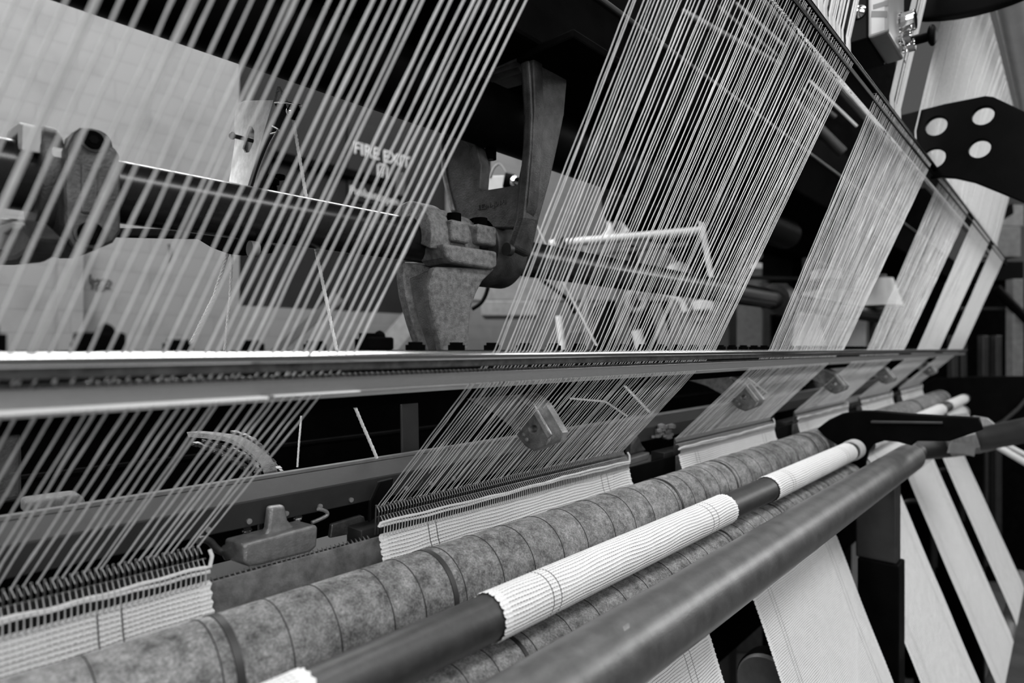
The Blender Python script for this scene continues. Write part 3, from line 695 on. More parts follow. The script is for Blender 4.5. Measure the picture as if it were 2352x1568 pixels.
chain([(470, 1012, .54), (540, 1036, .51), (585, 1066, .49), (596, 1110, .47), (597, 1220, .45)])
chain([(535, 992, .55), (580, 1010, .53), (615, 1050, .51), (640, 1078, .495), (665, 1100, .47)])
chain([(560, 1160, .44), (566, 1200, .43), (568, 1235, .42)]); chain([(683, 1150, .43), (684, 1185, .425), (684, 1208, .42)])
# second carrier block by the far end of the second cloth
w2 = empty('weft_carrier', PY(1460, 1050, .405), 'small dull alloy carrier block between the second and third cloths', 'carrier')
MB().slab([PY(1430, 1037, .402), PY(1448, 1052, .402), PY(1494, 1038, .402), PY(1490, 1056, .402), PY(1440, 1072, .402), PY(1428, 1060, .402)], (0, .02, 0)).build('block_body', M['mid'], w2, bevel=.002)
MB().slab([PY(1452, 1020, .41), PY(1466, 1000, .41), PY(1476, 1022, .41), PY(1486, 1034, .41), PY(1450, 1044, .41)], (0, .01, 0)).build('stem', M['castd'], w2, bevel=.002)
fz = MB()
for i in range(26): fz.ball(PY(1500+random.random()*44, 975+random.random()*28, .41+random.random()*.02), .003+.003*random.random(), 6, (1.4, 1, .8))
tag(fz.build('lint_tuft', M['mid'], smooth=True), 'ragged tuft of lint caught behind the third cloth edge', 'lint', kind='stuff')
# latch plate left of second cloth needles
lp = MB(); lp.slab([PY(762, 1204, .41), PY(830, 1183, .41), PY(838, 1186, .41), (PY(840, 1198, .41)), PY(800, 1228, .41), PY(758, 1236, .41)], (0, .004, 0))
tag(lp.build('latch_plate', M['dsteel'], bevel=.001), 'small dark polished latch plate just left of the second needle row', 'plate')
lp = MB(); lp.slab([PY(872, 1106, .40), PY(905, 1098, .40), PY(900, 1130, .395), PY(872, 1180, .39), PY(850, 1200, .39), PY(852, 1150, .395)], (0, .004, 0))
tag(lp.build('end_guard', M['black'], bevel=.001), 'small black guard plate at the left end of the second needle row', 'plate')
# grey rounded housing at the left edge
lh = MB(); q = [PY(x, y, .52) for x, y in [(-60, 985), (20, 980), (38, 982), (48, 1000), (51, 1040), (51, 1150), (-60, 1170)]]
tag(lh.slab(q, (0, .05, 0)).build('gear_housing', M['castd'], bevel=.004, seg=3), 'dark grey rounded housing at the left edge below the guide bar', 'housing')
lh = MB(); q = [PY(x, y, .47) for x, y in [(60, 1152), (110, 1145), (185, 1135), (198, 1148), (196, 1165), (60, 1185)]]
tag(lh.slab(q, (0, .02, 0)).build('felt_pad', M['castl'], bevel=.003, seg=3), 'dusty grey pad on the rail behind the nearest yarns', 'pad')
# ================================================================ rollers
F3 = (.33, Zh(-.171)); F4 = (.272, Zh(-.210)); R2 = (.262, Zh(-.164)); R1 = (.20, Zh(-.181))
def rol(x0, x1, r, e=.002): return [(x0, r-e), (x0+e, r), (x1-e, r), (x1, r-e)]
fr_ = empty('polished_roller', (.4, R1[0], R1[1]-.022), 'thick dark polished steel roller along the front of the machine', 'roller')
MB().lathe([(-.4, .022), (1.185, .022), (1.20, .0212), (1.21, .018)], center=R1, n=64).build('roller_body', M['skin'], fr_, smooth=True)
MB().lathe([(1.208, .013), (1.27, .013)], center=R1, n=24).build('journal', M['dark'], fr_, smooth=True)
p = PY(1318, 1470, .19)
for (cx, ang) in ((.300, 60),):
    w0 = math.radians(ang); q = lambda a, r: (R1[0]-r*math.cos(a), R1[1]+r*math.sin(a))
    a0, a1 = w0, w0+.13; n0 = q(a0, .0222); n1 = q(a1, .0222)
    MB().add([(cx, n0[0], n0[1]), (cx+.006, n0[0], n0[1]), (cx+.009, n1[0], n1[1]), (cx+.002, n1[0], n1[1])], [(0, 1, 2, 3)]).build('tape_scrap', M['tape'], fr_)
bk = empty('cloth_rod', (.4, R2[0], R2[1]-.0135), 'smooth black rod carrying the white cloths over its front', 'rod')
MB().lathe(rol(-.4, 1.115, .0138), center=R2, n=48).build('rod_body', M['rubber'], bk, smooth=True)
for x in (1.085, 1.095, 1.104): MB().lathe([(x, .0138), (x+.001, .0162), (x+.006, .0162), (x+.007, .0138)], center=R2, n=40).build('end_ring', M['pale'], bk, smooth=True)
bk2 = empty('cloth_rod', (1.8, R2[0], R2[1]-.0135), 'black rod beyond the frame carrying the far white cloths', 'rod')
MB().lathe(rol(1.14, 2.5, .0138), center=R2, n=40).build('rod_body', M['rubber'], bk2, smooth=True)
def felt(c, x0, x1, label, rings, fm='felt', r=.03):
    t = empty('felt_roller', ((x0+x1)/2, c[0], c[1]-r), label, 'roller')
    MB().lathe([(x0, r-.003), (x0+.002, r)]+[(x0+(x1-x0)*i/60, r) for i in range(1, 60)]+[(x1-.002, r), (x1, r-.003)], center=c, n=72).build('felt_cover', M[fm], t, smooth=True)
    for x, w in rings: MB().lathe([(x, r-.0002), (x+.0003, r+.0004+w*.03), (x+w-.0003, r+.0004+w*.03), (x+w, r-.0002)], center=c, n=72).build('elastic_band' if w > .002 else 'seam', M['dark'], t, smooth=True)
    return t
rg = []
for k in range(-1, 3):
    a = .46*k
    rg += [(.1285+a, .0045), (.270+a, .0045)] + [(x+a, .0009) for x in (.122, .158, .186, .222, .246, .281, .318, .352, .388, .421, .462, .497, .532)]
felt(F3, -.4, 1.115, 'mottled grey felt covered roller directly in front of the needles', [(x, w) for x, w in rg if -.02 < x < 1.08]+[(1.085, .004), (1.095, .004)])
felt(F3, 1.14, 2.5, 'felt covered roller beyond the frame, far end of the machine', [(1.50+.46*i, .02) for i in range(3)])
felt(F4, -.4, 1.115, 'lower grey felt covered roller just below the black rod', [(x+.02, w*.8) for x, w in rg if -.02 < x < 1.08], 'felt_lit', .022)
felt(F4, 1.14, 2.5, 'lower felt covered roller beyond the frame', [], 'felt_lit', .022)
# ================================================================ the cloths
def cloth_path(front=False):
    P = [(.3735, -.1360), (.3700, -.150), (.3625, -.1665)]
    def arc(c, r, a0, a1, n):
        return [(c[0]+r*math.cos(math.radians(a0+(a1-a0)*i/n)), c[1]-H+r*math.sin(math.radians(a0+(a1-a0)*i/n))) for i in range(n+1)]
    P += arc(F3, .0316, -5, -160, 20)
    P += arc(R2, .0153, 35, 292, 36)
    P += arc(F4, .0236, 140, 205, 12) if front else arc(F4, .0236, 62, -68, 18)
    P += [] if front else [(.2885, -.284)]
    P += [(.277, -.298), (.242, -.391), (.198, -.505), (.155, -.617), (.118, -.712), (.110, -.738), (.112, -.750), (.120, -.762), (.132, -.80), (.15, -.95)]
    return P
def resample(P, ds):
    P = np.array(P); d_ = np.sqrt(((P[1:]-P[:-1])**2).sum(1)); s = np.concatenate([[0], np.cumsum(d_)]); t = np.arange(0, s[-1], ds)
    return t, np.stack([np.interp(t, s, P[:, 0]), np.interp(t, s, P[:, 1])], 1), s
Pc = cloth_path(); S_bed = 0
def make_cloth(k, per):
    t, q, s = resample(cloth_path(k > 2), ROW/per); n = len(t)
    tg = np.gradient(q, axis=0); ker = 5*per
    tg = np.stack([np.convolve(np.pad(tg[:, i], ker//2, mode='edge'), np.ones(ker)/ker, 'valid')[:n] for i in range(2)], 1)
    tg /= np.linalg.norm(tg, axis=1)[:, None]; nr = np.stack([-tg[:, 1], tg[:, 0]], 1)
    w = 44; us = np.linspace(0, 1, w+1)
    us = np.concatenate([[0, .004, .010], us[1:-1], [.990, .996, 1]]); w = len(us)-1
    rr = np.random.default_rng(50+k); ph = rr.uniform(0, 6.28, 8)
    V = np.zeros((n, w+1, 3)); UV = np.zeros((n, w+1, 2))
    amp = .00062*np.abs(np.cos(np.pi*(t/ROW-.5)))+.00005
    fade = np.clip(t/.004, 0, 1)
    wav = (np.sin(us[None]*9*2+ph[0]+t[:, None]*60)+.7*np.sin(us[None]*23+ph[1]-t[:, None]*130)+.5*np.sin(us[None]*47+ph[2]+t[:, None]*210))*.00045*fade[:, None]
    edge = .0013*np.abs(np.sin(np.pi*t/(2*ROW)))
    xx = LK(k)+us[None]*W+np.where(us < .5, -1, 1)[None]*edge[:, None]*(np.maximum(0, 1-np.minimum(us, 1-us)/.012)[None])
    xx = xx+.0012*np.sin(t[:, None]*35+ph[3])*np.where(t[:, None] > .1, 1, 0)
    pt = q[:, None, :]+nr[:, None, :]*(amp[:, None, None])*1.0+tg[:, None, :]*wav[..., None]
    V[..., 0] = xx; V[..., 1] = pt[..., 0]; V[..., 2] = pt[..., 1]+H
    UV[..., 0] = us[None]*W; UV[..., 1] = t[:, None]
    nv = n*(w+1); idx = np.arange(nv).reshape(n, w+1)
    f = np.stack([idx[:-1, :-1], idx[1:, :-1], idx[1:, 1:], idx[:-1, 1:]], -1).reshape(-1, 4)
    if k == 0: f = f[(V[:-1, :-1, 0].reshape(-1)) > -.05]
    me = bpy.data.meshes.new('cloth'); nf = len(f)
    me.vertices.add(nv); me.vertices.foreach_set('co', V.reshape(-1).astype('f'))
    me.loops.add(nf*4); me.loops.foreach_set('vertex_index', f.reshape(-1).astype('i'))
    me.polygons.add(nf); me.polygons.foreach_set('loop_start', np.arange(0, nf*4, 4, dtype='i')); me.polygons.foreach_set('loop_total', np.full(nf, 4, 'i'))
    me.update(); ul = me.uv_layers.new(name='UVMap'); ul.data.foreach_set('uv', UV.reshape(-1, 2)[f.reshape(-1)].reshape(-1).astype('f'))
    me.polygons.foreach_set('use_smooth', [True]*nf); me.validate()
    return me
cl_lab = ['nearest white ribbed cloth, at the lower left under the blurred yarns', 'sharp white ribbed cloth under the second bundle of yarns', 'white ribbed cloth under the third bundle, its strip hanging left of the black post',
          'white ribbed cloth beyond the frame, its strip hanging just right of the black post', 'white ribbed cloth far down the machine, second strip right of the black post', 'farthest white ribbed cloth, its strip at the right edge']
for k in range(6):
    t = empty('dishcloth_web', (LK(k)+W/2, .37, Zh(-.15)), cl_lab[k], 'cloth')
    link('woven_cloth', make_cloth(k, 6 if k < 3 else 4), M['cloth'], t)
    x0 = max(LK(k), -.03); x1 = LK(k)+W
    rr = random.Random(k)
    for j, (zz, yy) in enumerate(((-.1282, .3728), (-.1303, .3730))):
        m_ = 60; ph = rr.random()*6
        ln = [(x0+(x1-x0)*i/m_, yy+.0003*math.sin(i*.5), Zh(zz+.0006*math.sin(i*.16+ph)+.0003*math.sin(i*.7))) for i in range(m_+1)]
        if j == 0: ln = [(x0-.001, .3735, Zh(-.1305))]+ln+[(x1+.0018, .374, Zh(-.1225)), (x1+.0012, .376, Zh(-.119))]
        MB().tube(ln, [.00105*(1+.1*rr.uniform(-1, 1)) for _ in ln], 8).build('weft_yarn', M['weft'], t, smooth=True)
    mb = MB(); N_ = int(W/NP)
    for i in range(N_):
        x = LK(k)+(i+.5)*NP+.0009
        if x < -.02: continue
        mb.tube([(x-.0006, .3793, Zh(-.1172)), (x+.0006, .3781, Zh(-.1212))], .00027, 4 if k > 1 else 5, caps=False)
        dk = any(abs(x-LK(k)-c) < .0016 for c in (.045, .053, .284, .295))
        mb.tube([(x+.0003, .3765, Zh(-.1235)), (x+.0004, .3718, Zh(-.1285)), (x+.0005, .3720, Zh(-.1322)), (x+.0006, .3728, Zh(-.138))], [.0002, .00032, .00032, .0005], 4 if k > 1 else 5, caps=False)
    tag(mb.build('stitch_loops', M['yarn'], t, smooth=True), kind='stuff')
# bottom bar the strips turn round
cb_ = empty('strip_bar', (1.0, .128, Zh(-.755)), 'steel tube low down that the cloth strips turn round', 'bar')
MB().lathe(rol(.2, 2.6, .0165), center=(.1275, Zh(-.7425)), n=36).build('tube_wall', M['mid'], cb_, smooth=True)
# ================================================================ frames on the right
XF = 1.118
ff = empty('arch_stand', (1.14, .27, 0), 'black cast frame plate arching over the roller ends, with a square post to the floor', 'frame')
o_ = ptsX([(1880, 985), (1905, 966), (1935, 952), (1965, 946), (2010, 946), (2090, 953), (2170, 958), (2245, 962), (2252, 985), (2180, 1010), (2105, 1010), (2092, 1020), (2062, 1012), (2030, 1009), (2004, 1018), (1990, 1036), (1984, 1056), (1980, 1090), (1962, 1095), (1950, 1050), (1925, 1020), (1900, 1005)], XF)
link('arch_plate', plate(o_, [], XF, XF+.016, .002), M['black'], ff)
MB().prism(ptsX([(2000, 966), (2165, 968), (2165, 974), (2000, 972)], XF-.006), XF-.007, XF).build('rib', M['dark'], ff, bevel=.001)
MB().box((1.115, .205, Zh(-.34)), (1.150, .262, Zh(-.215))).build('post_head', M['dark'], ff, bevel=.002)
MB().box((1.108, .200, Zh(-1.299)), (1.155, .258, Zh(-.34))).build('post', M['black'], ff, bevel=.002)
MB().box((1.09, .290, Zh(-.40)), (1.112, .315, Zh(-.25))).build('side_lug', M['dark'], ff, bevel=.003)
# wrapped pole beyond the frame
wpz = empty('wrapped_pole', PD(2200, 1060, 1.30), 'dark pole with brown tape wrapped round it at the right, above the strips', 'pole')
MB().tube([PD(2096, 1030, 1.34), PD(2190, 1021, 1.32)], .026, 28).build('foam_sleeve', M['dark'], wpz, smooth=True)
MB().tube([PD(2180, 1018, 1.32), PD(2262, 1006, 1.27), PD(2420, 975, 1.15)], .024, 28).build('pole_bar', M['dark'], wpz, smooth=True)
tpm = MB()
for (x0, x1, r) in ((2170, 2240, .045), (2236, 2262, .040)):
    a, b_ = PD(x0, 1003, 1.315), PD(x1, 992, 1.285); tpm.tube([a, a.lerp(b_, .5), b_], [r*.96, r, r*.95], 9)
tpm.build('tape_wrap', M['tape'], wpz, bevel=.004)
MB().slab([PD(2185, 1016, 1.24), PD(2242, 1018, 1.24), PD(2238, 1048, 1.24), (PD(2215, 1042, 1.24)), PD(2178, 1040, 1.24)], (0, .002, 0)).build('loose_tape_end', M['mid'], wpz)
# far end frame
XE = 2.56
fe = empty('end_stand', (2.6, .25, 0), 'black cast end frame at the far end of the machine', 'frame')
link('end_plate', plate(ptsX([(2125, 905), (2130, 880), (2150, 870), (2250, 866), (2400, 866), (2420, 900), (2370, 940), (2320, 985), (2250, 1010), (2160, 1005), (2130, 960)], XE), [], XE, XE+.03, .003), M['black'], fe)
MB().prism(ptsX([(2260, 985), (2300, 965), (2335, 935), (2360, 905), (2368, 910), (2342, 942), (2306, 973), (2264, 994)], XE-.02), XE-.03, XE).build('curved_rib', M['dark'], fe, bevel=.003)
MB().box((2.57, .22, 0), (2.62, .42, Zh(-.30))).build('post', M['black'], fe, bevel=.003)
# perforated arm plate
pf = empty('perforated_plate', PX(2200, 420, 1.2), 'black plate with four round holes at the right', 'plate')
o_ = ptsX([(2052, 268), (2075, 264), (2170, 240), (2262, 222), (2280, 224), (2352, 258), (2382, 282), (2390, 470), (2352, 462), (2300, 440), (2240, 416), (2195, 406), (2160, 404), (2140, 408), (2120, 370), (2085, 320)], 1.2)
hs = []
for (x, y) in ((2258, 265), (2250, 341), (2150, 289), (2144, 363)):
    v = PX(x, y, 1.2); hs.append(circ(v.y, v.z, .0155 if x > 2200 else .0165, 28))
link('plate_face', plate(o_, hs, 1.2, 1.212, .0015), M['black'], pf)
# ================================================================ control box
cbx = empty('control_box', (.9, .19, Zh(.381)), 'two tone control box with chrome push buttons at the top right', 'control box')
MB().box((.848, .186, Zh(.381)), (.944, .2126, Zh(.56))).build('back_case', M['black'], cbx, bevel=.002)
MB().box((.848, .164, Zh(.381)), (.944, .186, Zh(.56))).build('front_cover', M['boxgrey'], cbx, bevel=.004, seg=3)
v = PX(1972, 28, .848)
bt = MB(); bt.lathe([(.8475, .0085), (.846, .0085), (.843, .006), (.841, .0015)], center=(v.y, v.z), n=30); bt.build('dome_button', M['chrome'], cbx, smooth=True)
MB().lathe([(.8485, .0095), (.8475, .0095)], center=(v.y, v.z), n=30).build('button_rim', M['black'], cbx, smooth=True)
MB().slab([PX(2005, 11, .8478), PX(2040, 0, .8478), PX(2040, 12, .8478), PX(2005, 22, .8478)], (.0004, 0, 0)).build('black_tape', M['dark'], cbx)
MB().slab([PX(2002, 25, .8478), PX(2038, 25, .8478), PX(2037, 40, .8478), PX(2000, 40, .8478)], (.0004, 0, 0)).build('black_tape', M['dark'], cbx)
def knob(x, y, r, ln, name, m, flute=0):
    v = PY(x, y, .164); t = MB(); n = 36; vs = []
    prof = [(0, r*1.08), (-.002, r*1.08), (-.002, r), (-ln, r), (-ln-.001, r*.9)]
    for (dy, rr) in prof:
        for k in range(n):
            w = 2*math.pi*k/n; q = rr*(1-(.06 if flute and k % 3 == 0 and dy < -.001 else 0)); vs.append((v.x+q*math.cos(w), .164+dy, v.z+q*math.sin(w)))
    m_ = len(prof); fs = [(i*n+k, i*n+(k+1) % n, (i+1)*n+(k+1) % n, (i+1)*n+k) for i in range(m_-1) for k in range(n)]+[tuple(range(n)), tuple(reversed(range((m_-1)*n, m_*n)))]
    t.add(vs, fs); return t.build(name, m, cbx, smooth=True)
knob(2068, 55, .0125, .016, 'chrome_knob', M['chrome'], 1)
knob(2066, 90, .0075, .012, 'chrome_collar', M['chrome'], 1)
knob(2074, 110, .0075, .013, 'chrome_collar', M['chrome'], 1)
v = PY(2082, 95, .164)
MB().tube([(v.x+.004, .164, v.z), (v.x+.004, .140, v.z)], .0065, 24).build('stem', M['black'], cbx, smooth=True)
mb = MB(); mb.ball((v.x+.004, .136, v.z), .0135, 24, (1, .42, 1)); mb.build('mushroom_button', M['black'], cbx, smooth=True)
for x, y in ((2040, 70), (2078, 142)): 
    v = PY(x, y, .1638); MB().tube([v, v-Vector((0, .0008, 0))], .0022, 12).build('screw', M['dark'], cbx)
# warp beams overhead
wbm = empty('warp_beam', (1.9, .085, Zh(.485)), 'pale warp beam with a black flange overhead at the top right', 'warp beam')
MB().lathe([(1.10, .232), (1.102, .236), (1.118, .236), (1.12, .232)], center=(.085, Zh(.722)), n=72).build('flange', M['black'], wbm, smooth=True)
MB().lathe([(1.085, .150), (1.10, .152), (1.10, .03)], center=(.085, Zh(.722)), n=48).build('flange_ring', M['dark'], wbm, smooth=True)
MB().lathe([(1.12, .032), (2.7, .032)], center=(.085, Zh(.70)), n=40).build('barrel', M['white'], wbm, smooth=True)
wd = MB(); v = PD(1893, 52, .86)
wd2 = empty('yarn_pulley', v-Vector((0, 0, .03)), 'small black wheel behind the control box, pale hub', 'wheel')
MB().lathe([(v.x, .022), (v.x+.002, .025), (v.x+.014, .025), (v.x+.016, .022)], center=(v.y, v.z), n=36).build('tyre', M['black'], wd2, smooth=True)
MB().lathe([(v.x-.002, .008), (v.x+.002, .009)], center=(v.y, v.z), n=24).build('hub', M['mid'], wd2, smooth=True)
# ================================================================ the room behind, right of the clamp
def tube_t(pts, r, name, m, label, cat, n=20, group=None):
    return tag(MB().tube(pts, r, n).build(name, m, smooth=True), label, cat, group)
# pale pole across the back with its end plate
pl = empty('pale_pole', PD(1450, 560, 1.5), 'pale horizontal pole with a bent end plate, blurred behind the second bundle', 'pole')
MB().tube([PD(1262, 561, 1.5), PD(1612, 530, 1.5)], .0105, 20).build('pole_tube', M['pale'], pl, smooth=True)
MB().slab([PD(1606, 506, 1.49), PD(1618, 508, 1.49), PD(1640, 640, 1.49), PD(1700, 655, 1.49), PD(1690, 662, 1.49), PD(1632, 648, 1.49)], (.006, .006, 0)).build('end_plate', M['pale'], pl, bevel=.001)
MB().tube([PD(1284, 549, 1.5), PD(1292, 572, 1.5)], .016, 14).build('pole_clip', M['dark'], pl, smooth=True)
MB().tube([PD(1300, 590, 1.52), PD(1580, 560, 1.52)], .006, 10).build('lower_rod', M['mid'], pl, smooth=True)
MB().box((PD(1440, 590, 1.55).x-.02, PD(1440, 590, 1.55).y-.02, 0), (PD(1440, 590, 1.55).x+.02, PD(1440, 590, 1.55).y+.02, PD(1440, 565, 1.55).z)).build('stand', M['dark'], pl)
# sensor lamp seen through the bracket window
sl = empty('sensor_lamp', PD(1150, 440, 1.15), 'pale box with a black and glass lamp seen through the bracket window', 'lamp')
MB().slab([PD(1095, 404, 1.15), PD(1160, 402, 1.15), PD(1158, 445, 1.15), PD(1092, 445, 1.15)], (.03, .04, 0)).build('pale_case', M['pale'], sl, bevel=.002)
MB().tube([PD(1158, 413, 1.13), PD(1180, 418, 1.13)], .014, 20).build('lamp_socket', M['black'], sl, smooth=True)
MB().ball(PD(1184, 417, 1.11), .0105, 20).build('glass_bulb', M['chrome'], sl, smooth=True)
MB().tube(smooth_path([PD(1125, 408, 1.15), PD(1135, 385, 1.15), PD(1150, 378, 1.15), PD(1168, 405, 1.14)]), .002, 8).build('lead_wire', M['mid'], sl, smooth=True)
MB().tube([PD(1120, 410, 1.17), PD(1120, 250, 1.17)], .006, 10).build('hanger_rod', M['dark'], sl)
tube_t(smooth_path([PD(1084, 710, 1.05), PD(1105, 695, 1.05), PD(1118, 670, 1.05), PD(1126, 630, 1.05)]), .0035, 'black_cable', M['black'], 'short black cable hanging beside the clamp arm', 'cable')
tube_t(smooth_path([PD(1240, 640, 1.3), PD(1275, 665, 1.3), PD(1305, 690, 1.3), PD(1320, 720, 1.3)]), .0045, 'black_cable', M['black'], 'black cable drooping behind the left edge of the second bundle', 'cable')
# diagonal braces against the low wall
tag(MB().slab([PD(612, 812, 2.3), PD(640, 812, 2.3), PD(790, 690, 2.3), PD(770, 672, 2.3)], (.03, .05, 0)).build('diagonal_brace', M['dark']), 'dark diagonal brace in front of the low brick wall, left of the clamp arm', 'brace')
tag(MB().slab([PD(830, 830, 2.2), PD(890, 830, 2.2), PD(1010, 690, 2.2), PD(970, 670, 2.2)], (.03, .05, 0)).build('diagonal_brace', M['mid']), 'grey diagonal brace behind the clamp arm', 'brace')
tag(MB().box((1.2, 2.44, Zh(.24)), (4.4, 2.49, Zh(.30))).build('wall_rail', M['dark'], bevel=.004), 'dark rail fixed along the wall below the door level', 'rail') if False else None
# long low grey cabinet panels and dark machinery further along
def bx(x0, y0, x1, y1, d, th, name, m, label, cat, bev=.004, group=None):
    a, b_ = PD(x0, y0, d), PD(x1, y1, d)
    n_ = Vector((cT, sT, 0)); r_ = Vector((sT, -cT, 0)); w_ = (x1-x0)/FPX*d
    q = [a, a+r_*w_, Vector(((a+r_*w_).x, (a+r_*w_).y, b_.z)), Vector((a.x, a.y, b_.z))]
    return tag(MB().slab(q, n_*th).build(name, m, bevel=bev), label, cat, group)
bx(1105, 690, 1235, 725, 2.35, .3, 'pale_shelf', M['mid'], 'pale horizontal shelf against the back wall right of the clamp arm', 'shelf')
bx(1080, 640, 1560, 690, 3.0, .1, 'grey_trunking', M['mid'], 'grey cable trunking along the back wall', 'trunking')
bx(1390, 690, 1540, 1757, 1.9, .3, 'dark_cabinet', M['beam'], 'tall dark cabinet behind the second bundle, below the shaft', 'cabinet')
bx(1310, 760, 1345, 1810, 1.8, .1, 'dark_upright', M['dark'], 'dark upright post behind the left edge of the second bundle', 'post')
tube_t([PD(1345, 560, 2.8), PD(1352, 1449, 2.8)], .016, 'thin_pipe', M['mid'], 'thin grey pipe rising up the back wall behind the second bundle', 'pipe')
# the motor housing: black mass between the second and third bundles
mh = empty('motor_housing', PD(1840, 520, 2.0), 'large black round motor housing between the second and third bundles', 'motor')
a = PD(1852, 440, 2.0); n_ = Vector((cT, sT, 0))
MB().tube([a, a+n_*.25], .205, 40).build('housing_drum', M['beam'], mh, smooth=True)
MB().tube([a-n_*.01, a], .17, 40).build('end_cover', M['black'], mh, smooth=True)
MB().tube([a-n_*.02, a-n_*.005], .05, 24).build('hub', M['dark'], mh, smooth=True)
bx(1700, 60, 2060, 440, 2.1, .3, 'dark_gearcase', M['beam'], 'black gear case behind the upper part of the yarns', 'gear case')
MB().box((a.x+.02, a.y+.05, 0), (a.x+.12, a.y+.15, a.z)).build('stand', M['beam'], mh)
# dark carriage blob under the torque tube
dc = empty('dark_carriage', PD(1480, 450, 1.6), 'black carriage with rounded feet hanging below the torque tube', 'carriage')
q = [PD(x, y, 1.6) for x, y in [(1395, 300), (1760, 300), (1760, 560), (1640, 640), (1590, 560), (1520, 520), (1480, 500), (1455, 470), (1420, 478), (1408, 450)]]
MB().slab(q, n_*.2).build('carriage_body', M['beam'], dc, bevel=.01)
MB().ball(PD(1436, 455, 1.58), .034, 16).build('rounded_foot', M['black'], dc, smooth=True)
MB().ball(PD(1470, 492, 1.58), .024, 16).build('rounded_foot', M['black'], dc, smooth=True)
tag(MB().slab([PD(1400, 520, 2.0), PD(1395, 470, 2.0), PD(1460, 466, 2.0), PD(1478, 492, 2.0), PD(1440, 535, 2.0), PD(1372, 552, 2.0)], n_*.05).build('white_plate', M['pale'], bevel=.004), 'white plate with dark cut outs behind the second bundle', 'plate')
tag(MB().slab([PD(1402, 503, 1.98), PD(1420, 495, 1.98), PD(1430, 512, 1.98), PD(1408, 530, 1.98)], n_*.01).build('sensor_button', M['dark'], bevel=.004), 'small dark knob on the white plate', 'knob')
# guide rods in the dark upper part
for i, (x0, y0, x1, y1, d, r, m) in enumerate(((1565, 28, 1790, 152, 1.35, .0085, 'dark'), (1640, 10, 1785, 130, 1.5, .005, 'dark'), (1690, 8, 1800, 105, 1.5, .004, 'mid'), (1818, 232, 1935, 350, 1.5, .012, 'dark'), (1840, 205, 1918, 270, 1.4, .006, 'dark'), (1568, 147, 1640, 205, 1.2, .006, 'dark'))):
    tube_t([PD(x0, y0, d), PD(x1, y1, d)], r, 'guide_rod', M[m], ['thick dim rod high up behind the second bundle', 'slim dim rod beside the thick one, high up', 'thin pale rod highest of the three rods', 'short thick dark rod ending in a knob behind the yarns, upper right', 'short thin rod just left of the pale patch of lit yarn', 'dark rod at the upper edge of the second bundle'][i], 'rod')
tube_t([PD(1860, 186, 1.1), PD(1968, 290, 1.1)], .0025, 'edge_strip', M['pale'], 'thin bright strip slanting under the comb bar at the upper right', 'strip')
tag(MB().slab([PD(1905, 180, 1.0), PD(1958, 182, 1.0), PD(2010, 240, 1.0), PD(2040, 290, 1.0), PD(2030, 299, 1.0), (PD(1990, 270, 1.0))], n_*.004).build('lit_yarn_patch', M['pale'], bevel=.001), 'pale leaf shaped patch standing for lit yarn under the comb bar', 'strip')  # flat patches added where light catches the yarn sheet behind
tag(MB().slab([PD(1868, 120, 1.0), PD(1920, 135, 1.0), PD(1938, 155, 1.0), PD(1915, 165, 1.0), PD(1875, 140, 1.0)], n_*.004).build('lit_yarn_patch', M['mid'], bevel=.001), 'grey patch standing for lit yarn above the pale leaf shaped one', 'strip')
# pale gear: dome, castings, boxes, cones
q = PD(1560, 640, 1.7); mb = MB(); mb.ball(q, .065, 24, (1, .5, .72))
tag(mb.build('pale_dome', M['pale'], smooth=True), 'pale half round cover rising behind the shaft', 'cover')
ct = empty('casting_arm', PD(1470, 720, 1.5), 'pale cast arm with a ring at its left end, below the shaft', 'casting')
mb = MB(); ring = [PD(1462+22*math.cos(w), 690+24*math.sin(w), 1.5) for w in [2*math.pi*i/20 for i in range(21)]]
mb.tube(ring, .0075, 10); mb.build('ring', M['mid'], ct, smooth=True)
MB().tube(smooth_path([PD(1462, 668, 1.5), PD(1510, 672, 1.5), PD(1560, 690, 1.5), PD(1575, 715, 1.5)]), .0085, 12).build('upper_limb', M['pale'], ct, smooth=True)
MB().slab([PD(1500, 700, 1.52), PD(1520, 695, 1.52), PD(1560, 860, 1.52), PD(1530, 860, 1.52)], n_*.03).build('leg', M['mid'], ct, bevel=.003)
MB().slab([PD(1560, 690, 1.52), PD(1600, 700, 1.52), PD(1650, 860, 1.52), PD(1590, 860, 1.52)], n_*.03).build('leg', M['mid'], ct, bevel=.003)
for i, (x, y0, y1, d, r) in enumerate(((1466, 758, 800, 1.4, .012), (1288, 725, 815, 1.6, .010))):
    tube_t([PD(x-4, y0, d), PD(x+6, y1, d)], r, 'white_peg', M['pale'], ['short white peg behind the second bundle just above the guide bar', 'slim white peg near the left edge of the second bundle'][i], 'peg')
ob = empty('open_carton', PD(1705, 600, 1.9), 'pale open topped box behind the right edge of the second bundle', 'box')
for pts, nm in (([(1665, 560), (1735, 580), (1735, 605), (1665, 606)], 'front'), ([(1735, 580), (1752, 548), (1752, 590), (1735, 605)], 'side')):
    MB().slab([PD(x, y, 1.9) for x, y in pts], n_*.02).build(nm, M['pale'], ob)
MB().slab([PD(1672, 552, 1.94), PD(1700, 530, 1.94), PD(1745, 545, 1.94), PD(1735, 575, 1.94)], n_*.01).build('flap', M['white'], ob)
MB().box((ob.location.x-.03, ob.location.y+.03, 0), (ob.location.x+.03, ob.location.y+.09, ob.location.z)).build('stand', M['dark'], ob)
bx(1605, 688, 1640, 712, 1.45, .05, 'white_block', M['pale'], 'white block on a stand behind the second bundle, right part', 'block')
bx(1600, 712, 1650, 740, 1.5, .08, 'stand_plate', M['mid'], 'grey plate under the white block', 'plate')
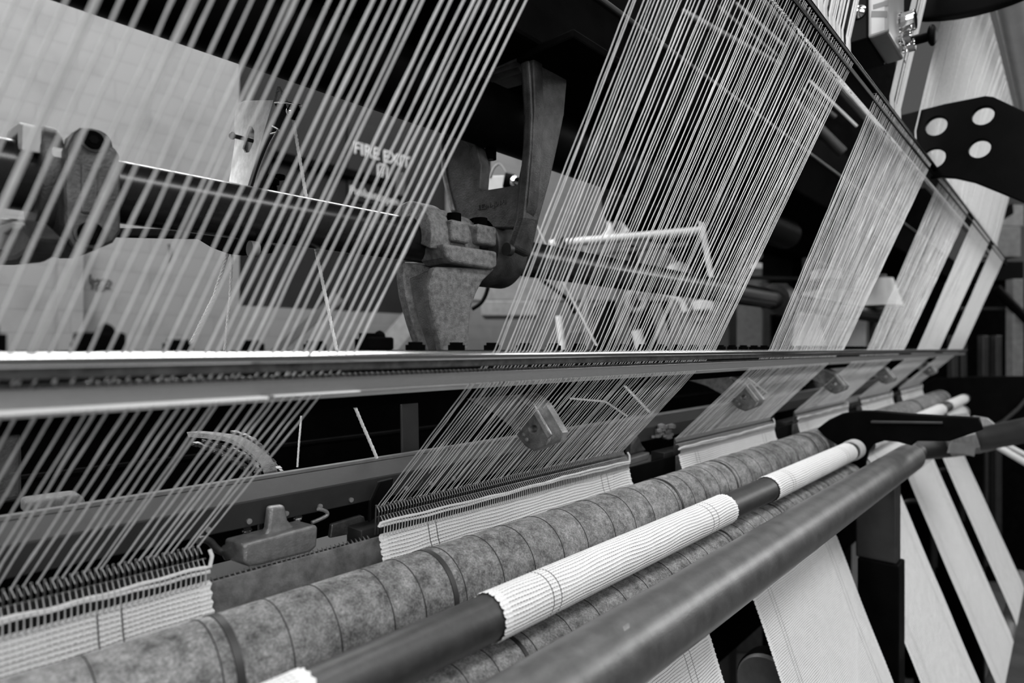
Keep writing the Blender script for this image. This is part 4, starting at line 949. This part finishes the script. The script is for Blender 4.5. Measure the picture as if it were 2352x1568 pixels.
bx(1560, 615, 1760, 1499, 2.6, .2, 'grey_console', M['mid'], 'grey console behind the right part of the second bundle', 'console')
bx(1690, 705, 1768, 1427, 2.9, .1, 'grey_partition', M['pale'], 'smooth grey panel seen between the second and third bundles', 'panel')
bx(1730, 555, 1840, 634, 3.2, .05, 'pale_partition', M['pale'], 'pale panel under the black motor housing', 'panel')
tube_t([PD(1700, 637, 2.0), PD(1840, 640, 2.0)], .006, 'thin_shelf_bar', M['dark'], 'thin dark bar below the pale panel between two bundles', 'bar')
tube_t([PD(1742, 672, 2.0), PD(1805, 672, 2.0)], .030, 'grey_spool', M['mid'], 'grey spool lying between the second and third bundles', 'spool')
tube_t([PD(1760, 640, 2.1), PD(1775, 1200, 2.1)], .016, 'spool_post', M['dark'], 'dark post under the grey spool', 'post')
def cone(x, y, d, h, r0, r1, label):
    p_ = PD(x, y, d); t = empty('yarn_cone', p_, label, 'cone', None)
    mb = MB(); n = 28; vs = []
    for (z, r) in ((0, r0), (h, r1)):
        for k in range(n): vs.append((p_.x+r*math.cos(2*math.pi*k/n), p_.y+r*math.sin(2*math.pi*k/n), p_.z+z))
    fs = [(k, (k+1) % n, n+(k+1) % n, n+k) for k in range(n)]+[tuple(reversed(range(n))), tuple(range(n, 2*n))]
    mb.add(vs, fs).build('wound_yarn', M['white'], t, smooth=True)
    MB().tube([(p_.x, p_.y, p_.z-.012), (p_.x, p_.y, p_.z+h+.012)], r1*.5, 16).build('core', M['mid'], t, smooth=True)
cone(2022, 702, 1.9, .085, .062, .035, 'white yarn cone behind the gap between the third and fourth bundles')
bx(1975, 705, 2075, 730, 1.95, .12, 'cone_shelf', M['dark'], 'dark shelf under the white yarn cone', 'shelf')
tube_t([PD(2010, 730, 2.0), PD(2012, 1100, 2.0)], .018, 'shelf_post', M['dark'], 'post holding the shelf of the white yarn cone', 'post')
bx(1880, 618, 1935, 640, 1.8, .05, 'paper_label', M['white'], 'bright white tag glimpsed through the third bundle', 'tag')
tag(MB().slab([PD(1845, 720, 1.9), PD(1875, 705, 1.9), (PD(1905, 810, 1.9)), PD(1830, 812, 1.9)], n_*.05).build('pale_funnel', M['white'], bevel=.006), 'pale funnel shape glimpsed through the lower part of the third bundle', 'funnel')
bx(1880, 665, 1990, 1590, 2.3, .2, 'pale_machine_cover', M['pale'], 'pale machine cover behind the third bundle', 'cover')
bx(2085, 430, 2150, 1557, 2.4, .2, 'dark_housing', M['beam'], 'dark machine housing behind the fourth bundle', 'housing')
# far right: second machine end seen beyond the last bundle
fm = empty('far_machine', PD(2290, 1000, 3.2), 'dark blurred machine with uprights at the far right behind the last bundle', 'machine')
def fbx(x0, y0, x1, y1, d, th, nm, m):
    a, b_ = PD(x0, y0, d), PD(x1, y1, d); r_ = Vector((sT, -cT, 0)); w_ = (x1-x0)/FPX*d
    MB().slab([a, a+r_*w_, Vector(((a+r_*w_).x, (a+r_*w_).y, b_.z)), Vector((a.x, a.y, b_.z))], n_*th).build(nm, m, fm, bevel=.004)
fbx(2195, 640, 2360, 1500, 3.4, .2, 'rear_panel', M['beam'])
fbx(2205, 600, 2352, 645, 3.1, .15, 'top_beam', M['black'])
for x in (2188, 2208, 2258, 2288): fbx(x, 770, x+14, 1300, 3.1, .04, 'upright', M['dark'])
fbx(2328, 640, 2352, 900, 3.0, .05, 'corner_post', M['mid'])
MB().tube([PD(2286, 660, 3.0), PD(2400, 780, 3.0)], .022, 12).build('diagonal_brace', M['black'], fm, smooth=True)
fbx(2210, 705, 2330, 712, 3.05, .05, 'shelf_edge', M['dark'])
bx(2270, 520, 2345, 590, 3.0, .1, 'grey_case', M['mid'], 'grey case above the far machine, right of the comb bar end', 'case')
bx(2255, 470, 2352, 520, 3.3, .1, 'grey_backboard', M['mid'], 'grey board behind the far control panel', 'board')
tag(MB().slab([PD(2228, 484, 2.5), PD(2270, 484, 2.5), PD(2258, 520, 2.5)], n_*.02).build('white_tag', M['white']), 'white triangular tag hanging beyond the comb bar', 'tag')
cp2 = empty('far_control_box', PD(2240, 440, 2.6), 'small dark control box with a chrome knob under the perforated plate', 'control box')
def cbox(x0, y0, x1, y1, d, th, nm, m):
    a, b_ = PD(x0, y0, d), PD(x1, y1, d); r_ = Vector((sT, -cT, 0)); w_ = (x1-x0)/FPX*d
    MB().slab([a, a+r_*w_, Vector(((a+r_*w_).x, (a+r_*w_).y, b_.z)), Vector((a.x, a.y, b_.z))], n_*th).build(nm, m, cp2, bevel=.004)
cbox(2205, 415, 2254, 468, 2.6, .1, 'case', M['black']); cbox(2254, 425, 2282, 470, 2.6, .1, 'cover', M['mid'])
MB().tube([PD(2278, 458, 2.55), PD(2298, 458, 2.5)], .022, 20).build('chrome_knob', M['chrome'], cp2, smooth=True)
tag(MB().slab([PD(2175, 415, 2.4), PD(2212, 412, 2.4), PD(2225, 440, 2.4), PD(2200, 446, 2.4)], n_*.03).build('white_lever', M['white'], bevel=.004), 'white bent lever under the perforated plate', 'lever')
tag(MB().slab([PD(2290, 500, 2.4), PD(2318, 470, 2.4), PD(2328, 465, 2.4), PD(2330, 490, 2.4), PD(2300, 508, 2.4)], n_*.03).build('black_clamp', M['black'], bevel=.004), 'black clamp on the grey board at the far right', 'clamp')
# pale rods low at the right, and the winding drum at the bottom
tube_t([PX(2290, 1024, 1.9), PX(2420, 1100, 1.9)], .008, 'pale_rail', M['pale'], 'upper of two pale rails at the right edge', 'rail')
tube_t([PX(2310, 1020, 1.98), PX(2440, 1090, 1.98)], .006, 'pale_rail', M['pale'], 'lower of two pale rails at the right edge', 'rail') 
dr = empty('winding_drum', PX(1760, 1600, .78), 'black winding drum with a pale rim at the bottom, between two strips', 'drum')
v = PX(1765, 1572, .78)
MB().lathe([(.775, .034), (.78, .040), (.80, .040), (.804, .032), (.90, .030)], center=(v.y, v.z), n=40).build('drum_body', M['black'], dr, smooth=True)
MB().lathe([(.772, .036), (.776, .038), (.78, .038)], center=(v.y, v.z), n=40).build('rim', M['mid'], dr, smooth=True)
tag(MB().box((.64, .335, Zh(-.62)), (.70, .36, Zh(-.29))).build('grey_guard', M['mid'], bevel=.004), 'grey upright guard behind the gap between the first two hanging strips', 'guard')
tag(MB().box((1.42, .30, Zh(-.9)), (1.50, .34, Zh(-.30))).build('dark_guard', M['dark'], bevel=.004), 'dark upright guard behind the strips right of the black post', 'guard') if False else None
# rounded bracket rings between the far strips
for i, (x, y, X) in enumerate(((2104, 1186, 1.87), (2176, 1106, 2.44))):
    v = PX(x, y, X); mb = MB(); prof = []
    pts = [(X, v.y+.04*math.cos(w), v.z+.04*math.sin(w)) for w in [math.pi*(.0+1.0*j/14) for j in range(15)]]
    pts = [(X, v.y+.04, v.z-.45)]+pts+[(X, v.y-.04, v.z-.12)]
    tag(mb.tube(pts, .006, 10).build('hoop_bracket', M['dark'], smooth=True), ['grey hoop bracket between the strips just right of the black post', 'grey hoop bracket between the two farthest strips'][i], 'bracket')
# ================================================================ light
def area(name, loc, target, sx, sy, e):
    l = bpy.data.lights.new(name, 'AREA'); l.shape = 'RECTANGLE'; l.size = sx; l.size_y = sy; l.energy = e
    o = bpy.data.objects.new(name, l); C.objects.link(o); o.location = loc
    o.rotation_euler = (Vector(target)-Vector(loc)).to_track_quat('-Z', 'Y').to_euler(); return o
area('ceiling_tube_rear', (.2, .8, 3.2), (.3, 1.0, 1.2), 3.0, .4, 56)
area('camera_side_fill', (-1.3, -2.2, 1.95), (.6, .4, 1.2), 2.4, 1.6, 30)  # soft fill light added behind the camera
area('ceiling_tube_front', (.6, -1.2, 3.2), (.7, .3, 1.1), 2.0, .5, 24)
area('rear_wall_tube', (2.0, 1.9, 3.3), (2.0, 2.5, 1.3), 4.0, .3, 10)
area('side_window', (-1.7, .9, 2.9), (.3, .5, 1.35), 1.2, 1.4, 85)
area('far_tube', (4.0, .8, 3.2), (3.0, .5, 1.2), 2.5, .5, 8)
area('end_window', (4.6, -2.1, 2.9), (.6, .2, 1.1), 1.6, 1.2, 34)
area('rear_window', (.8, 2.35, 2.95), (.8, .2, 1.2), 3.6, .5, 30)
w = bpy.data.worlds.new('room_air'); bpy.context.scene.world = w; w.use_nodes = True
w.node_tree.nodes['Background'].inputs[0].default_value = g4(1); w.node_tree.nodes['Background'].inputs[1].default_value = .045
# ================================================================ camera
cam = bpy.data.cameras.new('camera'); co = bpy.data.objects.new('camera', cam); C.objects.link(co)
co.location = (0, 0, H)
co.rotation_euler = (math.pi/2, 0, TH-math.pi/2)
cam.sensor_width = 36; cam.lens = FPX*36/2352; cam.shift_y = 16/2352; cam.clip_start = .02; cam.clip_end = 50
cam.dof.use_dof = True; cam.dof.focus_distance = .52; cam.dof.aperture_fstop = 5.6
sc = bpy.context.scene; sc.camera = co
sc.view_settings.view_transform = 'Standard'; sc.view_settings.look = 'None'; sc.view_settings.exposure = .92; sc.view_settings.gamma = 1; sc.view_settings.use_curve_mapping = False
